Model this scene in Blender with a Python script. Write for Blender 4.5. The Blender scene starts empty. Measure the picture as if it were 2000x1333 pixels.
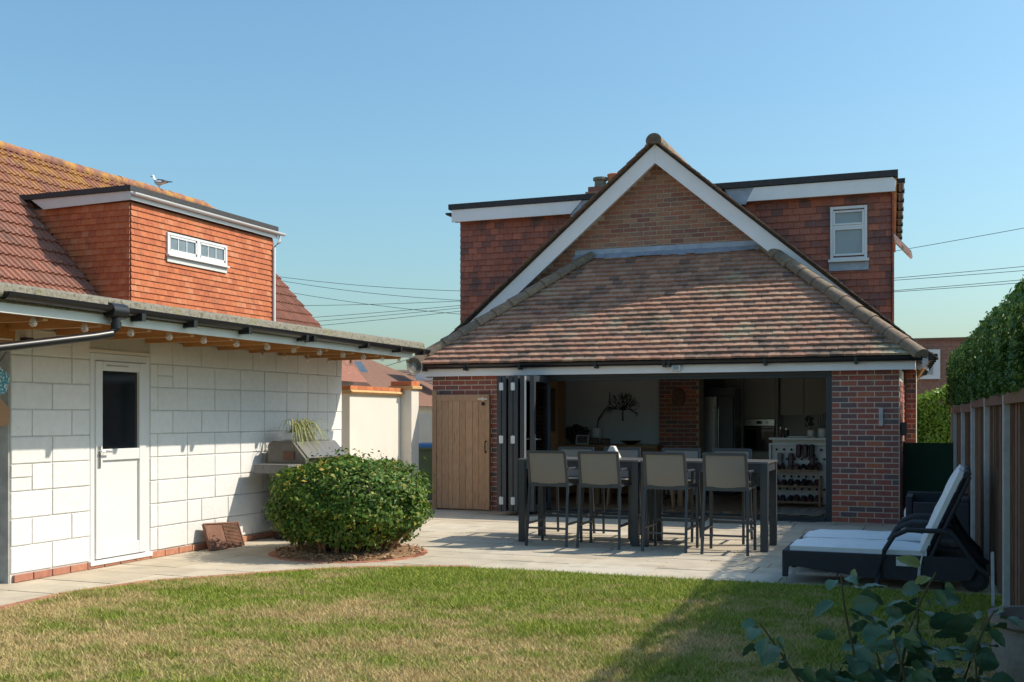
import bpy, bmesh, math, random
import numpy as np
from mathutils import Vector, Matrix
R = math.radians
random.seed(7); rng = np.random.default_rng(7)
S = bpy.context.scene
C = S.collection

# ---------------------------------------------------------------- camera, sky, sun, exposure
cam = bpy.data.objects.new('camera', bpy.data.cameras.new('camera')); C.objects.link(cam)
cam.location = (0, 0, 1.45); cam.rotation_euler = (R(90), 0, math.atan(840 / 2140))
cam.data.sensor_width = 36; cam.data.lens = 38.52; cam.data.shift_y = 0.0743
cam.data.clip_start = .05; cam.data.clip_end = 3000
S.camera = cam
SUN = Vector((1.0, .48, 1.0)).normalized()
elev = math.asin(SUN.z)
W = bpy.data.worlds.new('World'); S.world = W; W.use_nodes = True
nt = W.node_tree; bg = nt.nodes['Background']
sky = nt.nodes.new('ShaderNodeTexSky'); sky.sky_type = 'NISHITA'; sky.sun_disc = False
sky.sun_elevation = elev; sky.sun_rotation = math.atan2(SUN.x, SUN.y)
sky.air_density = 1.4; sky.dust_density = 2.0; sky.ozone_density = 8
tint = nt.nodes.new('ShaderNodeMix'); tint.data_type = 'RGBA'; tint.blend_type = 'MULTIPLY'; tint.inputs[0].default_value = 1
tint.inputs[7].default_value = (.96, 1.05, .94, 1); nt.links.new(sky.outputs[0], tint.inputs[6])
nt.links.new(tint.outputs[2], bg.inputs[0]); bg.inputs[1].default_value = .12
sd = bpy.data.lights.new('sun', 'SUN'); sd.energy = 3.3; sd.angle = R(.55); sd.color = (1, .90, .76)
so = bpy.data.objects.new('sun', sd); C.objects.link(so)
so.rotation_euler = SUN.to_track_quat('Z', 'Y').to_euler()
S.view_settings.view_transform = 'Standard'; S.view_settings.look = 'None'
S.view_settings.exposure = 0.65; S.view_settings.gamma = 1

# ---------------------------------------------------------------- materials
def N(nt, t, **k):
    n = nt.nodes.new(t)
    for a, b in k.items(): setattr(n, a, b)
    return n
def ramp(nt, stops, interp='LINEAR'):
    n = N(nt, 'ShaderNodeValToRGB'); cr = n.color_ramp; cr.interpolation = interp
    while len(cr.elements) < len(stops): cr.elements.new(.5)
    for e, (p, c) in zip(cr.elements, stops):
        e.position = p; e.color = (*c, 1) if len(c) == 3 else c
    return n
def mth(nt, op, a, b=None, c=None):
    n = N(nt, 'ShaderNodeMath', operation=op)
    for i, v in enumerate((a, b, c)):
        if v is None: continue
        if isinstance(v, (int, float)): n.inputs[i].default_value = v
        else: nt.links.new(v, n.inputs[i])
    return n.outputs[0]
def noise(nt, vec, scale, detail=4, rough=.55):
    n = N(nt, 'ShaderNodeTexNoise'); n.inputs['Scale'].default_value = scale
    n.inputs['Detail'].default_value = detail; n.inputs['Roughness'].default_value = rough
    nt.links.new(vec, n.inputs['Vector']); return n.outputs['Fac']
def mixc(nt, fac, a, b, mode='MIX'):
    n = N(nt, 'ShaderNodeMix', data_type='RGBA', blend_type=mode)
    for s, v in ((n.inputs[0], fac), (n.inputs[6], a), (n.inputs[7], b)):
        if isinstance(v, (int, float)): s.default_value = v
        elif isinstance(v, tuple): s.default_value = (*v, 1)
        else: nt.links.new(v, s)
    return n.outputs[2]
M = {}
def mat(name, cols, rough=.6, nv=.15, ns=6, bump=0, bs=60, metal=0, spec=.5, patches=(), stretch=None, transl=0, alpha=None):
    """cols: colours picked per piece; nv/ns: brightness noise; patches: (colour, scale, lo, hi[, zlo, zhi]) overlays."""
    m = bpy.data.materials.new(name); m.use_nodes = True; nt = m.node_tree
    p = nt.nodes['Principled BSDF']; M[name] = m
    geo = N(nt, 'ShaderNodeNewGeometry'); pos = geo.outputs['Position']
    if stretch:
        mp = N(nt, 'ShaderNodeMapping'); mp.inputs['Scale'].default_value = stretch
        nt.links.new(pos, mp.inputs[0]); pos = mp.outputs[0]
    if len(cols) > 1:
        oi = N(nt, 'ShaderNodeObjectInfo')
        rnd = mth(nt, 'FRACT', mth(nt, 'ADD', mth(nt, 'MULTIPLY', oi.outputs['Random'], 7.31), mth(nt, 'MULTIPLY', geo.outputs['Random Per Island'], 5.77)))
        k = len(cols); rp = ramp(nt, [(i / (k - 1), c) for i, c in enumerate(cols)]); nt.links.new(rnd, rp.inputs[0])
        col = rp.outputs[0]
    else:
        rgb = N(nt, 'ShaderNodeRGB'); rgb.outputs[0].default_value = (*cols[0], 1); col = rgb.outputs[0]
    if nv:
        v = mth(nt, 'MULTIPLY_ADD', noise(nt, pos, ns), 2 * nv * 2, 1 - 2 * nv)
        cb = N(nt, 'ShaderNodeCombineColor')
        for i in range(3): nt.links.new(v, cb.inputs[i])
        col = mixc(nt, 1.0, col, cb.outputs[0], 'MULTIPLY')
    for pt in patches:
        c, sc, lo, hi = pt[:4]
        mr = N(nt, 'ShaderNodeMapRange'); mr.inputs[1].default_value = lo; mr.inputs[2].default_value = hi
        nt.links.new(noise(nt, pos, sc, 5, .62), mr.inputs[0]); f = mr.outputs[0]
        if len(pt) > 4:
            sp = N(nt, 'ShaderNodeSeparateXYZ'); nt.links.new(geo.outputs['Position'], sp.inputs[0])
            m2 = N(nt, 'ShaderNodeMapRange'); m2.inputs[1].default_value = pt[4]; m2.inputs[2].default_value = pt[5]
            nt.links.new(sp.outputs[2], m2.inputs[0]); f = mth(nt, 'MULTIPLY', f, m2.outputs[0])
        col = mixc(nt, f, col, c)
    nt.links.new(col, p.inputs['Base Color'])
    p.inputs['Roughness'].default_value = rough; p.inputs['Metallic'].default_value = metal
    p.inputs['Specular IOR Level'].default_value = spec
    if bump:
        b = N(nt, 'ShaderNodeBump'); b.inputs['Strength'].default_value = bump; b.inputs['Distance'].default_value = .01
        nt.links.new(noise(nt, pos, bs, 5, .6), b.inputs['Height']); nt.links.new(b.outputs[0], p.inputs['Normal'])
    if transl:
        t = N(nt, 'ShaderNodeBsdfTranslucent'); nt.links.new(col, t.inputs[0])
        ms = N(nt, 'ShaderNodeMixShader'); ms.inputs[0].default_value = transl
        nt.links.new(p.outputs[0], ms.inputs[1]); nt.links.new(t.outputs[0], ms.inputs[2])
        nt.links.new(ms.outputs[0], nt.nodes['Material Output'].inputs[0])
    if alpha is not None: p.inputs['Alpha'].default_value = alpha
    return m
def glass(name, tint=(.9, .95, .93), refl=.12):
    m = bpy.data.materials.new(name); m.use_nodes = True; nt = m.node_tree; M[name] = m
    nt.nodes.remove(nt.nodes['Principled BSDF'])
    t = N(nt, 'ShaderNodeBsdfTransparent'); t.inputs[0].default_value = (*tint, 1)
    g = N(nt, 'ShaderNodeBsdfGlossy'); g.inputs['Roughness'].default_value = .02
    fr = N(nt, 'ShaderNodeFresnel'); fr.inputs[0].default_value = 1.5
    ms = N(nt, 'ShaderNodeMixShader'); nt.links.new(mth(nt, 'MAXIMUM', fr.outputs[0], refl), ms.inputs[0])
    nt.links.new(t.outputs[0], ms.inputs[1]); nt.links.new(g.outputs[0], ms.inputs[2])
    nt.links.new(ms.outputs[0], nt.nodes['Material Output'].inputs[0])
mat('brick_red', [(.450, .128, .075), (.300, .105, .083), (.143, .105, .105), (.360, .105, .075), (.225, .098, .090), (.480, .150, .075)], .85, .2, 40, .5, 90, patches=[((.3, .25, .19), 3, .62, .75)])
mat('brick_brown', [(.32, .16, .095), (.40, .18, .11), (.23, .105, .08), (.36, .145, .09), (.27, .16, .115), (.42, .23, .14), (.2, .12, .1)], .9, .22, 30, .5, 80)
mat('mortar', [(.66, .59, .48)], .95, .12, 30, .4, 150)
mat('mortar_brown', [(.48, .39, .29)], .95, .12, 30, .4, 150)
mat('roof_tile_plain', [(.389, .201, .130), (.448, .248, .165), (.330, .171, .118), (.496, .295, .195), (.201, .130, .100), (.425, .224, .147)], .85, .22, 25, .4, 90,
    patches=[((.09, .08, .06), 1.4, .56, .72), ((.36, .33, .22), 1.6, .56, .72)])
mat('roof_tile_old', [(.169, .111, .078), (.221, .130, .091), (.130, .098, .072)], .9, .25, 20, .5, 80, patches=[((.19, .16, .08), 6, .52, .66)])
mat('hip_tile', [(.195, .143, .098), (.247, .169, .111), (.156, .124, .091)], .9, .25, 18, .6, 60, patches=[((.26, .21, .11), 7, .55, .68), ((.3, .29, .25), 14, .64, .72)])
mat('hanging_tile_old', [(.405, .128, .075), (.330, .112, .075), (.195, .090, .075), (.450, .150, .090), (.270, .105, .075)], .85, .22, 30, .4, 80, patches=[((.1, .075, .065), 2.2, .55, .7), ((.34, .28, .23), 16, .67, .74)])
mat('hanging_tile_orange', [(.44, .125, .045), (.5, .15, .055), (.38, .1, .04), (.47, .135, .05), (.5, .19, .09)], .8, .18, 18, .3, 80, patches=[((.28, .085, .04), 3, .56, .75), ((.55, .3, .06), 8, .68, .76)])
mat('roman_tile', [(.25, .105, .07), (.29, .12, .08), (.22, .095, .065), (.26, .12, .085)], .85, .2, 20, .5, 70,
    patches=[((.45, .38, .28), 9, .66, .72), ((.42, .22, .05), 3.5, .42, .6, 5.4, 6.7), ((.14, .075, .055), 1.8, .6, .75)])
mat('lead', [(.36, .40, .46)], .55, .2, 8, .3, 30, .3)
mat('upvc', [(.7, .7, .69)], .35, .03, 3, 0)
mat('fascia_white', [(.86, .85, .84)], .45, .05, 3, .05, 20)
mat('fascia_grey', [(.62, .63, .60)], .5, .06, 4, .05, 20)
mat('black_plastic', [(.012, .012, .014)], .35, .1, 5)
mat('felt', [(.05, .05, .052)], .9, .25, 20, .5, 90)
mat('felt_mossy', [(.24, .22, .17)], .95, .3, 45, .9, 120, patches=[((.12, .115, .09), 30, .5, .62), ((.22, .2, .07), 5, .56, .7)])
mat('white_block', [(.706, .696, .669), (.738, .728, .701), (.690, .679, .653)], .8, .05, 14, .55, 28, patches=[((.55, .53, .47), 12, .68, .8)])
mat('white_mortar', [(.56, .545, .51)], .9, .1, 30, .5, 60)
mat('grey_render', [(.36, .345, .32)], .9, .25, 8, .6, 40)
mat('cream_render', [(.68, .63, .55)], .8, .04, 3, .1, 60)
mat('terracotta', [(.5, .15, .05), (.55, .19, .07), (.45, .13, .05)], .8, .15, 15, .2, 60)
mat('coping_tan', [(.55, .33, .14)], .8, .15, 12, .2, 60)
mat('soffit_wood', [(.42, .2, .06), (.36, .17, .05)], .6, .2, 5, .15, 40, stretch=(1, 6, 6))
mat('gate_wood', [(.525, .312, .175), (.575, .350, .206), (.475, .275, .156), (.550, .319, .181)], .7, .25, 10, .25, 60, stretch=(7, 7, .7), patches=[((.14, .07, .04), 4.2, .63, .71)])
mat('fence_wood', [(.176, .097, .061), (.230, .128, .081), (.135, .078, .054), (.203, .108, .068)], .85, .3, 12, .4, 60, stretch=(6, 6, .6))
mat('concrete_post', [(.444, .444, .432)], .9, .15, 12, .5, 80)
mat('slab', [(.49, .42, .315), (.54, .47, .36), (.46, .39, .29), (.52, .445, .335), (.56, .5, .4)], .85, .14, 4, .25, 30, patches=[((.33, .29, .22), 1.7, .58, .75)])
mat('slab_joint', [(.22, .19, .145)], .95, .2, 20, .4, 60)
mat('edging_brick', [(.42, .17, .1), (.48, .22, .13), (.36, .15, .1)], .85, .2, 20, .4, 60)
mat('soil', [(.2, .115, .06)], .95, .35, 25, 1, 40, patches=[((.33, .2, .1), 14, .5, .6)])
mat('anthracite', [(.044, .050, .057)], .38, .08, 4)
mat('anthracite_dark', [(.022, .028, .036)], .4, .1, 4)
mat('taupe_mesh', [(.247, .218, .178)], .75, .08, 200, .2, 300)
mat('table_top', [(.12, .115, .11)], .3, .12, 6)
mat('steel', [(.55, .55, .54)], .3, .1, 8, metal=.9)
mat('grill_enamel', [(.13, .115, .095)], .45, .2, 7, .1, 30, metal=.2)
mat('grill_shelf', [(.15, .145, .135)], .5, .2, 12, .1, 40)
mat('rust', [(.2, .1, .065)], .8, .3, 12, .4, 50, metal=.2)
mat('rattan', [(.029, .031, .039)], .55, .3, 130, .9, 160)
mat('cushion', [(.792, .800, .800)], .9, .05, 10, .2, 120)
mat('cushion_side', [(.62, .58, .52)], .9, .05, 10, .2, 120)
mat('green_mesh', [(.014, .072, .042)], .9, .2, 120)
mat('bin_green', [(.10, .15, .07)], .5, .1, 4)
mat('bin_blue', [(.06, .19, .42)], .5, .1, 4)
mat('dark_glass', [(.012, .016, .02)], .06, .3, 2, spec=.8)
mat('frosted', [(.30, .35, .36)], .25, .06, 3)
mat('grey_pane', [(.16, .2, .23)], .12, .2, 3, spec=.8)
mat('interior_white', [(.72, .71, .69)], .8, .03, 3)
mat('interior_grey', [(.726, .737, .759)], .85, .03, 3)
mat('cabinet', [(.68, .64, .56)], .4, .03, 3)
mat('oak', [(.34, .18, .08), (.38, .2, .09)], .5, .2, 8, .1, 40, stretch=(1, 7, 7))
mat('floor_oak', [(.3, .17, .085), (.34, .19, .1), (.27, .15, .08)], .4, .15, 8, .05, 40, stretch=(2, 9, 2))
mat('dark_wood', [(.09, .045, .025)], .5, .2, 8)
mat('black_metal', [(.018, .018, .018)], .5, .1, 10)
mat('ceramic', [(.75, .74, .71)], .3, .03, 5)
mat('photo_print', [(.2, .15, .12)], .3, .5, 18)
mat('shoe', [(.02, .02, .022), (.05, .025, .02), (.11, .04, .03), (.03, .035, .05), (.15, .08, .07), (.25, .24, .23)], .5, .15, 30)
mat('rug', [(.36, .31, .25)], .95, .5, 26, .3, 100, stretch=(1.4, .05, 1))
mat('leaf_bush', [(.040, .098, .014), (.069, .149, .021), (.103, .190, .029), (.052, .115, .016), (.149, .230, .040), (.092, .172, .023), (.414, .368, .069)], .5, .15, 9, spec=.25, transl=.25)
mat('leaf_yellow', [(.5, .36, .05), (.42, .36, .06)], .5, .1, 9, transl=.3)
mat('leaf_hedge', [(.048, .111, .017), (.068, .153, .024), (.102, .204, .034), (.076, .145, .025)], .5, .2, 5, transl=.25)
mat('leaf_hedge_bright', [(.130, .247, .026), (.182, .312, .033), (.104, .208, .026)], .5, .2, 5, transl=.4)
mat('leaf_rose', [(.045, .112, .060), (.060, .143, .075), (.083, .165, .083), (.053, .120, .053)], .38, .15, 30, .25, 60, transl=.12)
mat('leaf_shoot', [(.2, .24, .05)], .45, .1, 20, transl=.3)
mat('leaf_spider', [(.30, .36, .1), (.44, .43, .22), (.2, .28, .07), (.5, .46, .28)], .5, .1, 9, transl=.3)
mat('stem', [(.1, .085, .035)], .7, .2, 20)
mat('dry_stem', [(.38, .24, .13), (.3, .18, .1), (.46, .32, .18)], .9, .2, 20)
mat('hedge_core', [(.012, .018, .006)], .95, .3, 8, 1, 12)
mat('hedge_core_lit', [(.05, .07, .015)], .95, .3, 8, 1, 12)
mat('stone_pot', [(.203, .176, .150)], .9, .25, 9, .6, 40)
mat('gull_white', [(.82, .82, .8)], .8, .05, 20)
mat('gull_grey', [(.17, .16, .15), (.24, .22, .2)], .8, .3, 30)
mat('gull_dark', [(.02, .02, .02)], .6, .1, 20)
mat('gull_leg', [(.4, .25, .2)], .6, .1, 20)
mat('cable', [(.02, .022, .025)], .7, 0, 5)
mat('bulb_glass', [(.75, .72, .66)], .05, 0, 5, spec=.8, alpha=.28)
mat('filament', [(.45, .3, .12)], .3, .1, 20, metal=.6)
mat('teal_paint', [(.05, .28, .36)], .6, .35, 60, patches=[((.7, .72, .7), 45, .52, .58)])
mat('far_roof', [(.19, .095, .06)], .9, .2, 6, .4, 30)
mat('far_tile', [(.2, .135, .1), (.25, .165, .125), (.165, .11, .085)], .9, .2, 20)
mat('far_hung', [(.3, .16, .115)], .9, .2, 15, .4, 30)
mat('far_render', [(.7, .66, .58)], .9, .05, 3)
mat('socket', [(.35, .26, .2)], .5, .05, 4)
mat('plant_dark', [(.02, .045, .015)], .5, .2, 10)
glass('pane_glass', (.80, .9, .86), .1)

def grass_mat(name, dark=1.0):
    m = bpy.data.materials.new(name); m.use_nodes = True; nt = m.node_tree; M[name] = m
    p = nt.nodes['Principled BSDF']; geo = N(nt, 'ShaderNodeNewGeometry'); pos = geo.outputs['Position']
    g = ramp(nt, [(0, (.13 * dark, .22 * dark, .02 * dark)), (.45, (.25 * dark, .32 * dark, .035 * dark)), (1, (.46 * dark, .46 * dark, .1 * dark))]); nt.links.new(geo.outputs['Random Per Island'], g.inputs[0])
    d = ramp(nt, [(0, (.5 * dark, .37 * dark, .15 * dark)), (.6, (.7 * dark, .55 * dark, .28 * dark)), (1, (.36 * dark, .24 * dark, .09 * dark))]); nt.links.new(geo.outputs['Random Per Island'], d.inputs[0])
    mp = N(nt, 'ShaderNodeMapping'); mp.inputs['Scale'].default_value = (.8, .9, 1); nt.links.new(pos, mp.inputs[0])
    sp = N(nt, 'ShaderNodeSeparateXYZ'); nt.links.new(pos, sp.inputs[0])
    trend = N(nt, 'ShaderNodeMapRange'); trend.inputs[1].default_value = 9.4; trend.inputs[2].default_value = 6.6
    trend.inputs[3].default_value = -.10; trend.inputs[4].default_value = .03; nt.links.new(sp.outputs[1], trend.inputs[0])
    n1 = mth(nt, 'ADD', mth(nt, 'MULTIPLY', noise(nt, mp.outputs[0], 1.3, 3), .55), mth(nt, 'MULTIPLY', noise(nt, mp.outputs[0], 6, 3), .45))
    n1 = mth(nt, 'ADD', n1, trend.outputs[0])
    n1 = mth(nt, 'ADD', n1, mth(nt, 'MULTIPLY_ADD', geo.outputs['Random Per Island'], .1, -.05))
    mr = N(nt, 'ShaderNodeMapRange'); mr.inputs[1].default_value = .44; mr.inputs[2].default_value = .60; nt.links.new(n1, mr.inputs[0])
    col = mixc(nt, mr.outputs[0], g.outputs[0], d.outputs[0])
    nt.links.new(col, p.inputs['Base Color']); p.inputs['Roughness'].default_value = .65; p.inputs['Specular IOR Level'].default_value = .25
    t = N(nt, 'ShaderNodeBsdfTranslucent'); nt.links.new(col, t.inputs[0]); ms = N(nt, 'ShaderNodeMixShader'); ms.inputs[0].default_value = .25
    nt.links.new(p.outputs[0], ms.inputs[1]); nt.links.new(t.outputs[0], ms.inputs[2]); nt.links.new(ms.outputs[0], nt.nodes['Material Output'].inputs[0])
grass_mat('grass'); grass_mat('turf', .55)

# ---------------------------------------------------------------- helpers
def wloc(o):
    v = Vector((0, 0, 0))
    while o: v += o.location; o = o.parent
    return v
def link(name, me, parent=None, loc=None, kind=None):
    o = bpy.data.objects.new(name, me); C.objects.link(o)
    if parent: o.parent = parent
    if loc is not None: o.location = loc
    if kind: o['kind'] = kind
    return o
def thing(name, label, cat, loc=(0, 0, 0), group=None):
    o = link(name, None); o.location = loc; o.empty_display_size = .1
    return tag(o, label, cat, group)
def tag(o, label, cat, group=None):
    o['label'] = label; o['category'] = cat
    if group: o['group'] = group
    return o
class MB:
    def __init__(s): s.v = []; s.f = []
    def add(s, vs, fs, T=None):
        n = len(s.v)
        s.v += [tuple(T @ Vector(v)) for v in vs] if T else [tuple(v) for v in vs]
        s.f += [tuple(n + i for i in f) for f in fs]; return s
    def box(s, x0, x1, y0, y1, z0, z1, T=None):
        return s.add([(x0, y0, z0), (x1, y0, z0), (x1, y1, z0), (x0, y1, z0), (x0, y0, z1), (x1, y0, z1), (x1, y1, z1), (x0, y1, z1)],
                     [(0, 3, 2, 1), (4, 5, 6, 7), (0, 1, 5, 4), (1, 2, 6, 5), (2, 3, 7, 6), (3, 0, 4, 7)], T)
    def prism(s, poly, axis, a, b, T=None):
        """poly: 2-D points; extruded along axis ('x','y','z') from a to b."""
        n = len(poly)
        def P(p, w): return {'x': (w, p[0], p[1]), 'y': (p[0], w, p[1]), 'z': (p[0], p[1], w)}[axis]
        return s.add([P(p, a) for p in poly] + [P(p, b) for p in poly],
                     [tuple(range(n)), tuple(range(2 * n - 1, n - 1, -1))] + [(i, i + n, (i + 1) % n + n, (i + 1) % n) for i in range(n)], T)
    def tube(s, pts, r, n=8, r2=None, T=None):
        pts = [Vector(p) for p in pts]; vs = []; fs = []; k = len(pts)
        for i, p in enumerate(pts):
            d = (pts[min(i + 1, k - 1)] - pts[max(i - 1, 0)]).normalized()
            a = d.cross(Vector((0, 0, 1)) if abs(d.z) < .95 else Vector((1, 0, 0))).normalized(); b = d.cross(a)
            rr = r if r2 is None else r + (r2 - r) * i / (k - 1)
            vs += [p + (a * math.cos(2 * math.pi * j / n) + b * math.sin(2 * math.pi * j / n)) * rr for j in range(n)]
        for i in range(k - 1):
            for j in range(n): fs.append((i * n + j, i * n + (j + 1) % n, (i + 1) * n + (j + 1) % n, (i + 1) * n + j))
        fs += [tuple(range(n - 1, -1, -1)), tuple(range((k - 1) * n, k * n))]
        return s.add(vs, fs, T)
    def lathe(s, prof, n=20, c=(0, 0, 0), T=None):
        vs = []; fs = []
        for r, z in prof:
            vs += [(c[0] + r * math.cos(2 * math.pi * j / n), c[1] + r * math.sin(2 * math.pi * j / n), c[2] + z) for j in range(n)]
        for i in range(len(prof) - 1):
            for j in range(n): fs.append((i * n + j, i * n + (j + 1) % n, (i + 1) * n + (j + 1) % n, (i + 1) * n + j))
        fs += [tuple(range(n - 1, -1, -1)), tuple(range((len(prof) - 1) * n, len(prof) * n))]
        return s.add(vs, fs, T)
    def mesh(s, name, m, smooth=False, off=None, bev=0):
        me = bpy.data.meshes.new(name)
        v = s.v if off is None else [(a - off[0], b - off[1], c - off[2]) for a, b, c in s.v]
        me.from_pydata(v, [], s.f)
        bm = bmesh.new(); bm.from_mesh(me); bmesh.ops.recalc_face_normals(bm, faces=bm.faces)
        if bev:
            bmesh.ops.bevel(bm, geom=[e for e in bm.edges if len(e.link_faces) == 2 and e.calc_face_angle(0) > .6], offset=bev, segments=2, profile=.5, affect='EDGES')
        bm.to_mesh(me); bm.free()
        me.materials.append(M[m])
        if smooth is None: me.polygons.foreach_set('use_smooth', [True] * len(me.polygons))
        if smooth:
            me.polygons.foreach_set('use_smooth', [True] * len(me.polygons))
            if hasattr(me, 'set_sharp_from_angle'): me.set_sharp_from_angle(angle=R(38))
        me.update(); return me
    def build(s, name, m, parent=None, smooth=False, kind=None, bev=0):
        return link(name, s.mesh(name, m, smooth, wloc(parent) if parent else None, bev), parent, None, kind)
def bx(name, m, parent, *b, bev=0, kind=None): return MB().box(*b).build(name, m, parent, bev=bev, kind=kind)
def struct(o): o['kind'] = 'structure'; return o
def copy_tree(o, parent=None):
    c = o.copy(); C.objects.link(c); c.parent = parent
    for ch in o.children: copy_tree(ch, c)
    return c
def np_mesh(name, V, F, m, parent=None, kind='stuff'):
    """V (n,3) array, F (k,q) array of equal-sized faces"""
    me = bpy.data.meshes.new(name); k, q = F.shape
    if parent: V = V - np.array(wloc(parent))
    me.vertices.add(len(V)); me.vertices.foreach_set('co', V.astype(np.float32).ravel())
    me.loops.add(k * q); me.loops.foreach_set('vertex_index', F.astype(np.int32).ravel())
    me.polygons.add(k); me.polygons.foreach_set('loop_start', np.arange(0, k * q, q, dtype=np.int32))
    me.materials.append(M[m]); me.update(calc_edges=True)
    return link(name, me, parent, None, kind)
CAMP = Vector((0, 0, 1.45))
def pieces(items, limit, name, stuffname, m, parent, off):
    """items: list of (key, mesh or MB, Matrix). The nearest `limit` become objects, the rest one stuff part."""
    items = sorted(items, key=lambda t: (t[2].translation - CAMP).length)
    rest = MB()
    for i, (mb, me, T) in enumerate(items):
        if i < limit:
            o = link(name, me, parent); o.matrix_local = Matrix.Translation(-off) @ T
        else: rest.add(mb.v, mb.f, T)
    if rest.v: rest.build(stuffname, m, parent, kind='stuff')

# ---------------------------------------------------------------- ground, patio, lawn
g = MB().add([(-900, -900, -.06), (900, -900, -.06), (900, 900, -.06), (-900, 900, -.06)], [(0, 1, 2, 3)]).build('ground', 'slab_joint'); struct(g)
LAWN = [(-6.52, 6.19), (-6.59, 6.97), (-6.41, 7.74), (-5.90, 8.39), (-5.56, 8.82), (-5.16, 9.16), (-4.76, 9.40), (-4.3, 9.57), (-3.47, 9.63), (-2.86, 9.62), (-2.3, 9.62), (-1.86, 9.62), (-1.42, 9.63), (-.82, 9.64), (-.24, 9.64), (.44, 9.64)]
POLY = LAWN + [(.75, 1), (-6.3, 1), (-6.4, 4.5)]
def inside(P, poly):
    x, y = P[:, 0], P[:, 1]; r = np.zeros(len(P), bool); j = len(poly) - 1
    for i in range(len(poly)):
        xi, yi = poly[i]; xj, yj = poly[j]
        c = ((yi > y) != (yj > y)) & (x < (xj - xi) * (y - yi) / (yj - yi + 1e-12) + xi); r ^= c; j = i
    return r
patio = MB().box(-9.2, .6, 3.6, 17.4, -.05, -.012).build('patio', 'slab_joint'); struct(patio)
slabm = MB().box(-.5, .5, -.5, .5, -.03, 0).mesh('paving_slab', 'slab')
yy = 3.7; row = 0
rs = random.Random(5)
while yy < 17.3:
    dh = rs.choice([.6, .6, .45, .6, .3]); xx = -9.1 - rs.random() * .5
    while xx < .5:
        w = rs.choice([.6, .9, .6, .45, .75, .9]); cx, cy = xx + w / 2, yy + dh / 2
        corners = np.array([(xx, yy), (xx + w, yy), (xx, yy + dh), (xx + w, yy + dh), (cx, cy)])
        if not inside(corners, POLY).all() and (cx > -7.7 or cy > 12.9) and not (cy > 15.85 and -7.5 < cx < -.6):
            o = link('paving_slab', slabm, patio); o.location = (cx, cy, rs.uniform(-.002, .002)); o.scale = (w - .012, dh - .012, 1)
        xx += w
    yy += dh
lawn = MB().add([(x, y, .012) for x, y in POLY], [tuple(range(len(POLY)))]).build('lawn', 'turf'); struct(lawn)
n = 330000
P = np.empty((n, 2)); P[:, 0] = rng.uniform(-6.7, .8, n); P[:, 1] = 4.0 + 5.75 * rng.random(n) ** 1.0
P = P[inside(P, POLY)]; n = len(P)
jit = rng.normal(0, .012, (n, 2)); P = P + jit
h = rng.uniform(.01, .036, n) * (1 + .5 * (np.sin(P[:, 0] * 3.1) * np.sin(P[:, 1] * 4.3) > .5)); a = rng.uniform(0, 6.283, n); ln = rng.uniform(.3, 1.8, n) * h
w = rng.uniform(.0022, .005, n)
V = np.zeros((n, 3, 3))
V[:, 0, 0] = P[:, 0] - np.sin(a) * w; V[:, 0, 1] = P[:, 1] + np.cos(a) * w
V[:, 1, 0] = P[:, 0] + np.sin(a) * w; V[:, 1, 1] = P[:, 1] - np.cos(a) * w
V[:, 0, 2] = V[:, 1, 2] = .01
b = a + rng.normal(0, .5, n)
V[:, 2, 0] = P[:, 0] + np.cos(b) * ln; V[:, 2, 1] = P[:, 1] + np.sin(b) * ln; V[:, 2, 2] = .012 + h
o = np_mesh('grass', V.reshape(-1, 3), np.arange(n * 3).reshape(n, 3), 'grass')
tag(o, 'short lawn grass, green with dry straw patches', 'grass')
edge = struct(MB().prism([(x - .12 * (i < 9), y + .03) for i, (x, y) in enumerate(LAWN[:9])] + [(x + .03, y - .05) for x, y in reversed(LAWN[:9])], 'z', -.04, -.006).build('lawn_edging', 'slab_joint'))
ebm = MB().box(-.052, .052, -.107, .107, -.03, .016).mesh('edging_brick', 'edging_brick', bev=.005)
pts = [Vector((x, y, 0)) for x, y in [(-6.38, 4.4)] + LAWN[:8]]
acc = 0
for p, q in zip(pts, pts[1:]):
    d = (q - p); L = d.length; t = acc
    while t < L:
        c = p + d * (t / L); o = link('edging_brick', ebm, edge)
        nrm = Vector((-d.y, d.x, 0)).normalized()
        o.location = c + nrm * .08; o.rotation_euler = (0, 0, math.atan2(d.y, d.x) - R(90)); t += .222
    acc = t - L

# ---------------------------------------------------------------- brick helper
def brick_field(x0, x1, y, z0, z1, inside_f, items, mbs, first=0, hh=.075):
    k = 0; z = z0
    while z + .06 <= z1 + .02:
        x = x0 - (.1125 if (k + first) % 2 else 0)
        while x < x1 - .02:
            a, b = max(x, x0), min(x + .225, x1)
            if b - a > .05 and inside_f((a + b) / 2, z + .035):
                T = Matrix.Translation((a + (b - a - .010) / 2, y, z + .0325 + .005)) @ Matrix.Rotation(R(rs.uniform(-.25, .25)), 4, 'Y') @ Matrix.Diagonal(((b - a - .013) / .215, rs.uniform(.55, .85), rs.uniform(.95, .99), 1))
                items.append((mbs[0], mbs[1], T))
            x += .225
        z += hh; k += 1
def brickproto(m):
    mb = MB().box(-.1075, .1075, -.007, .02, -.0318, .0318); return (mb, mb.mesh('brick', m, bev=.003))

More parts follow.
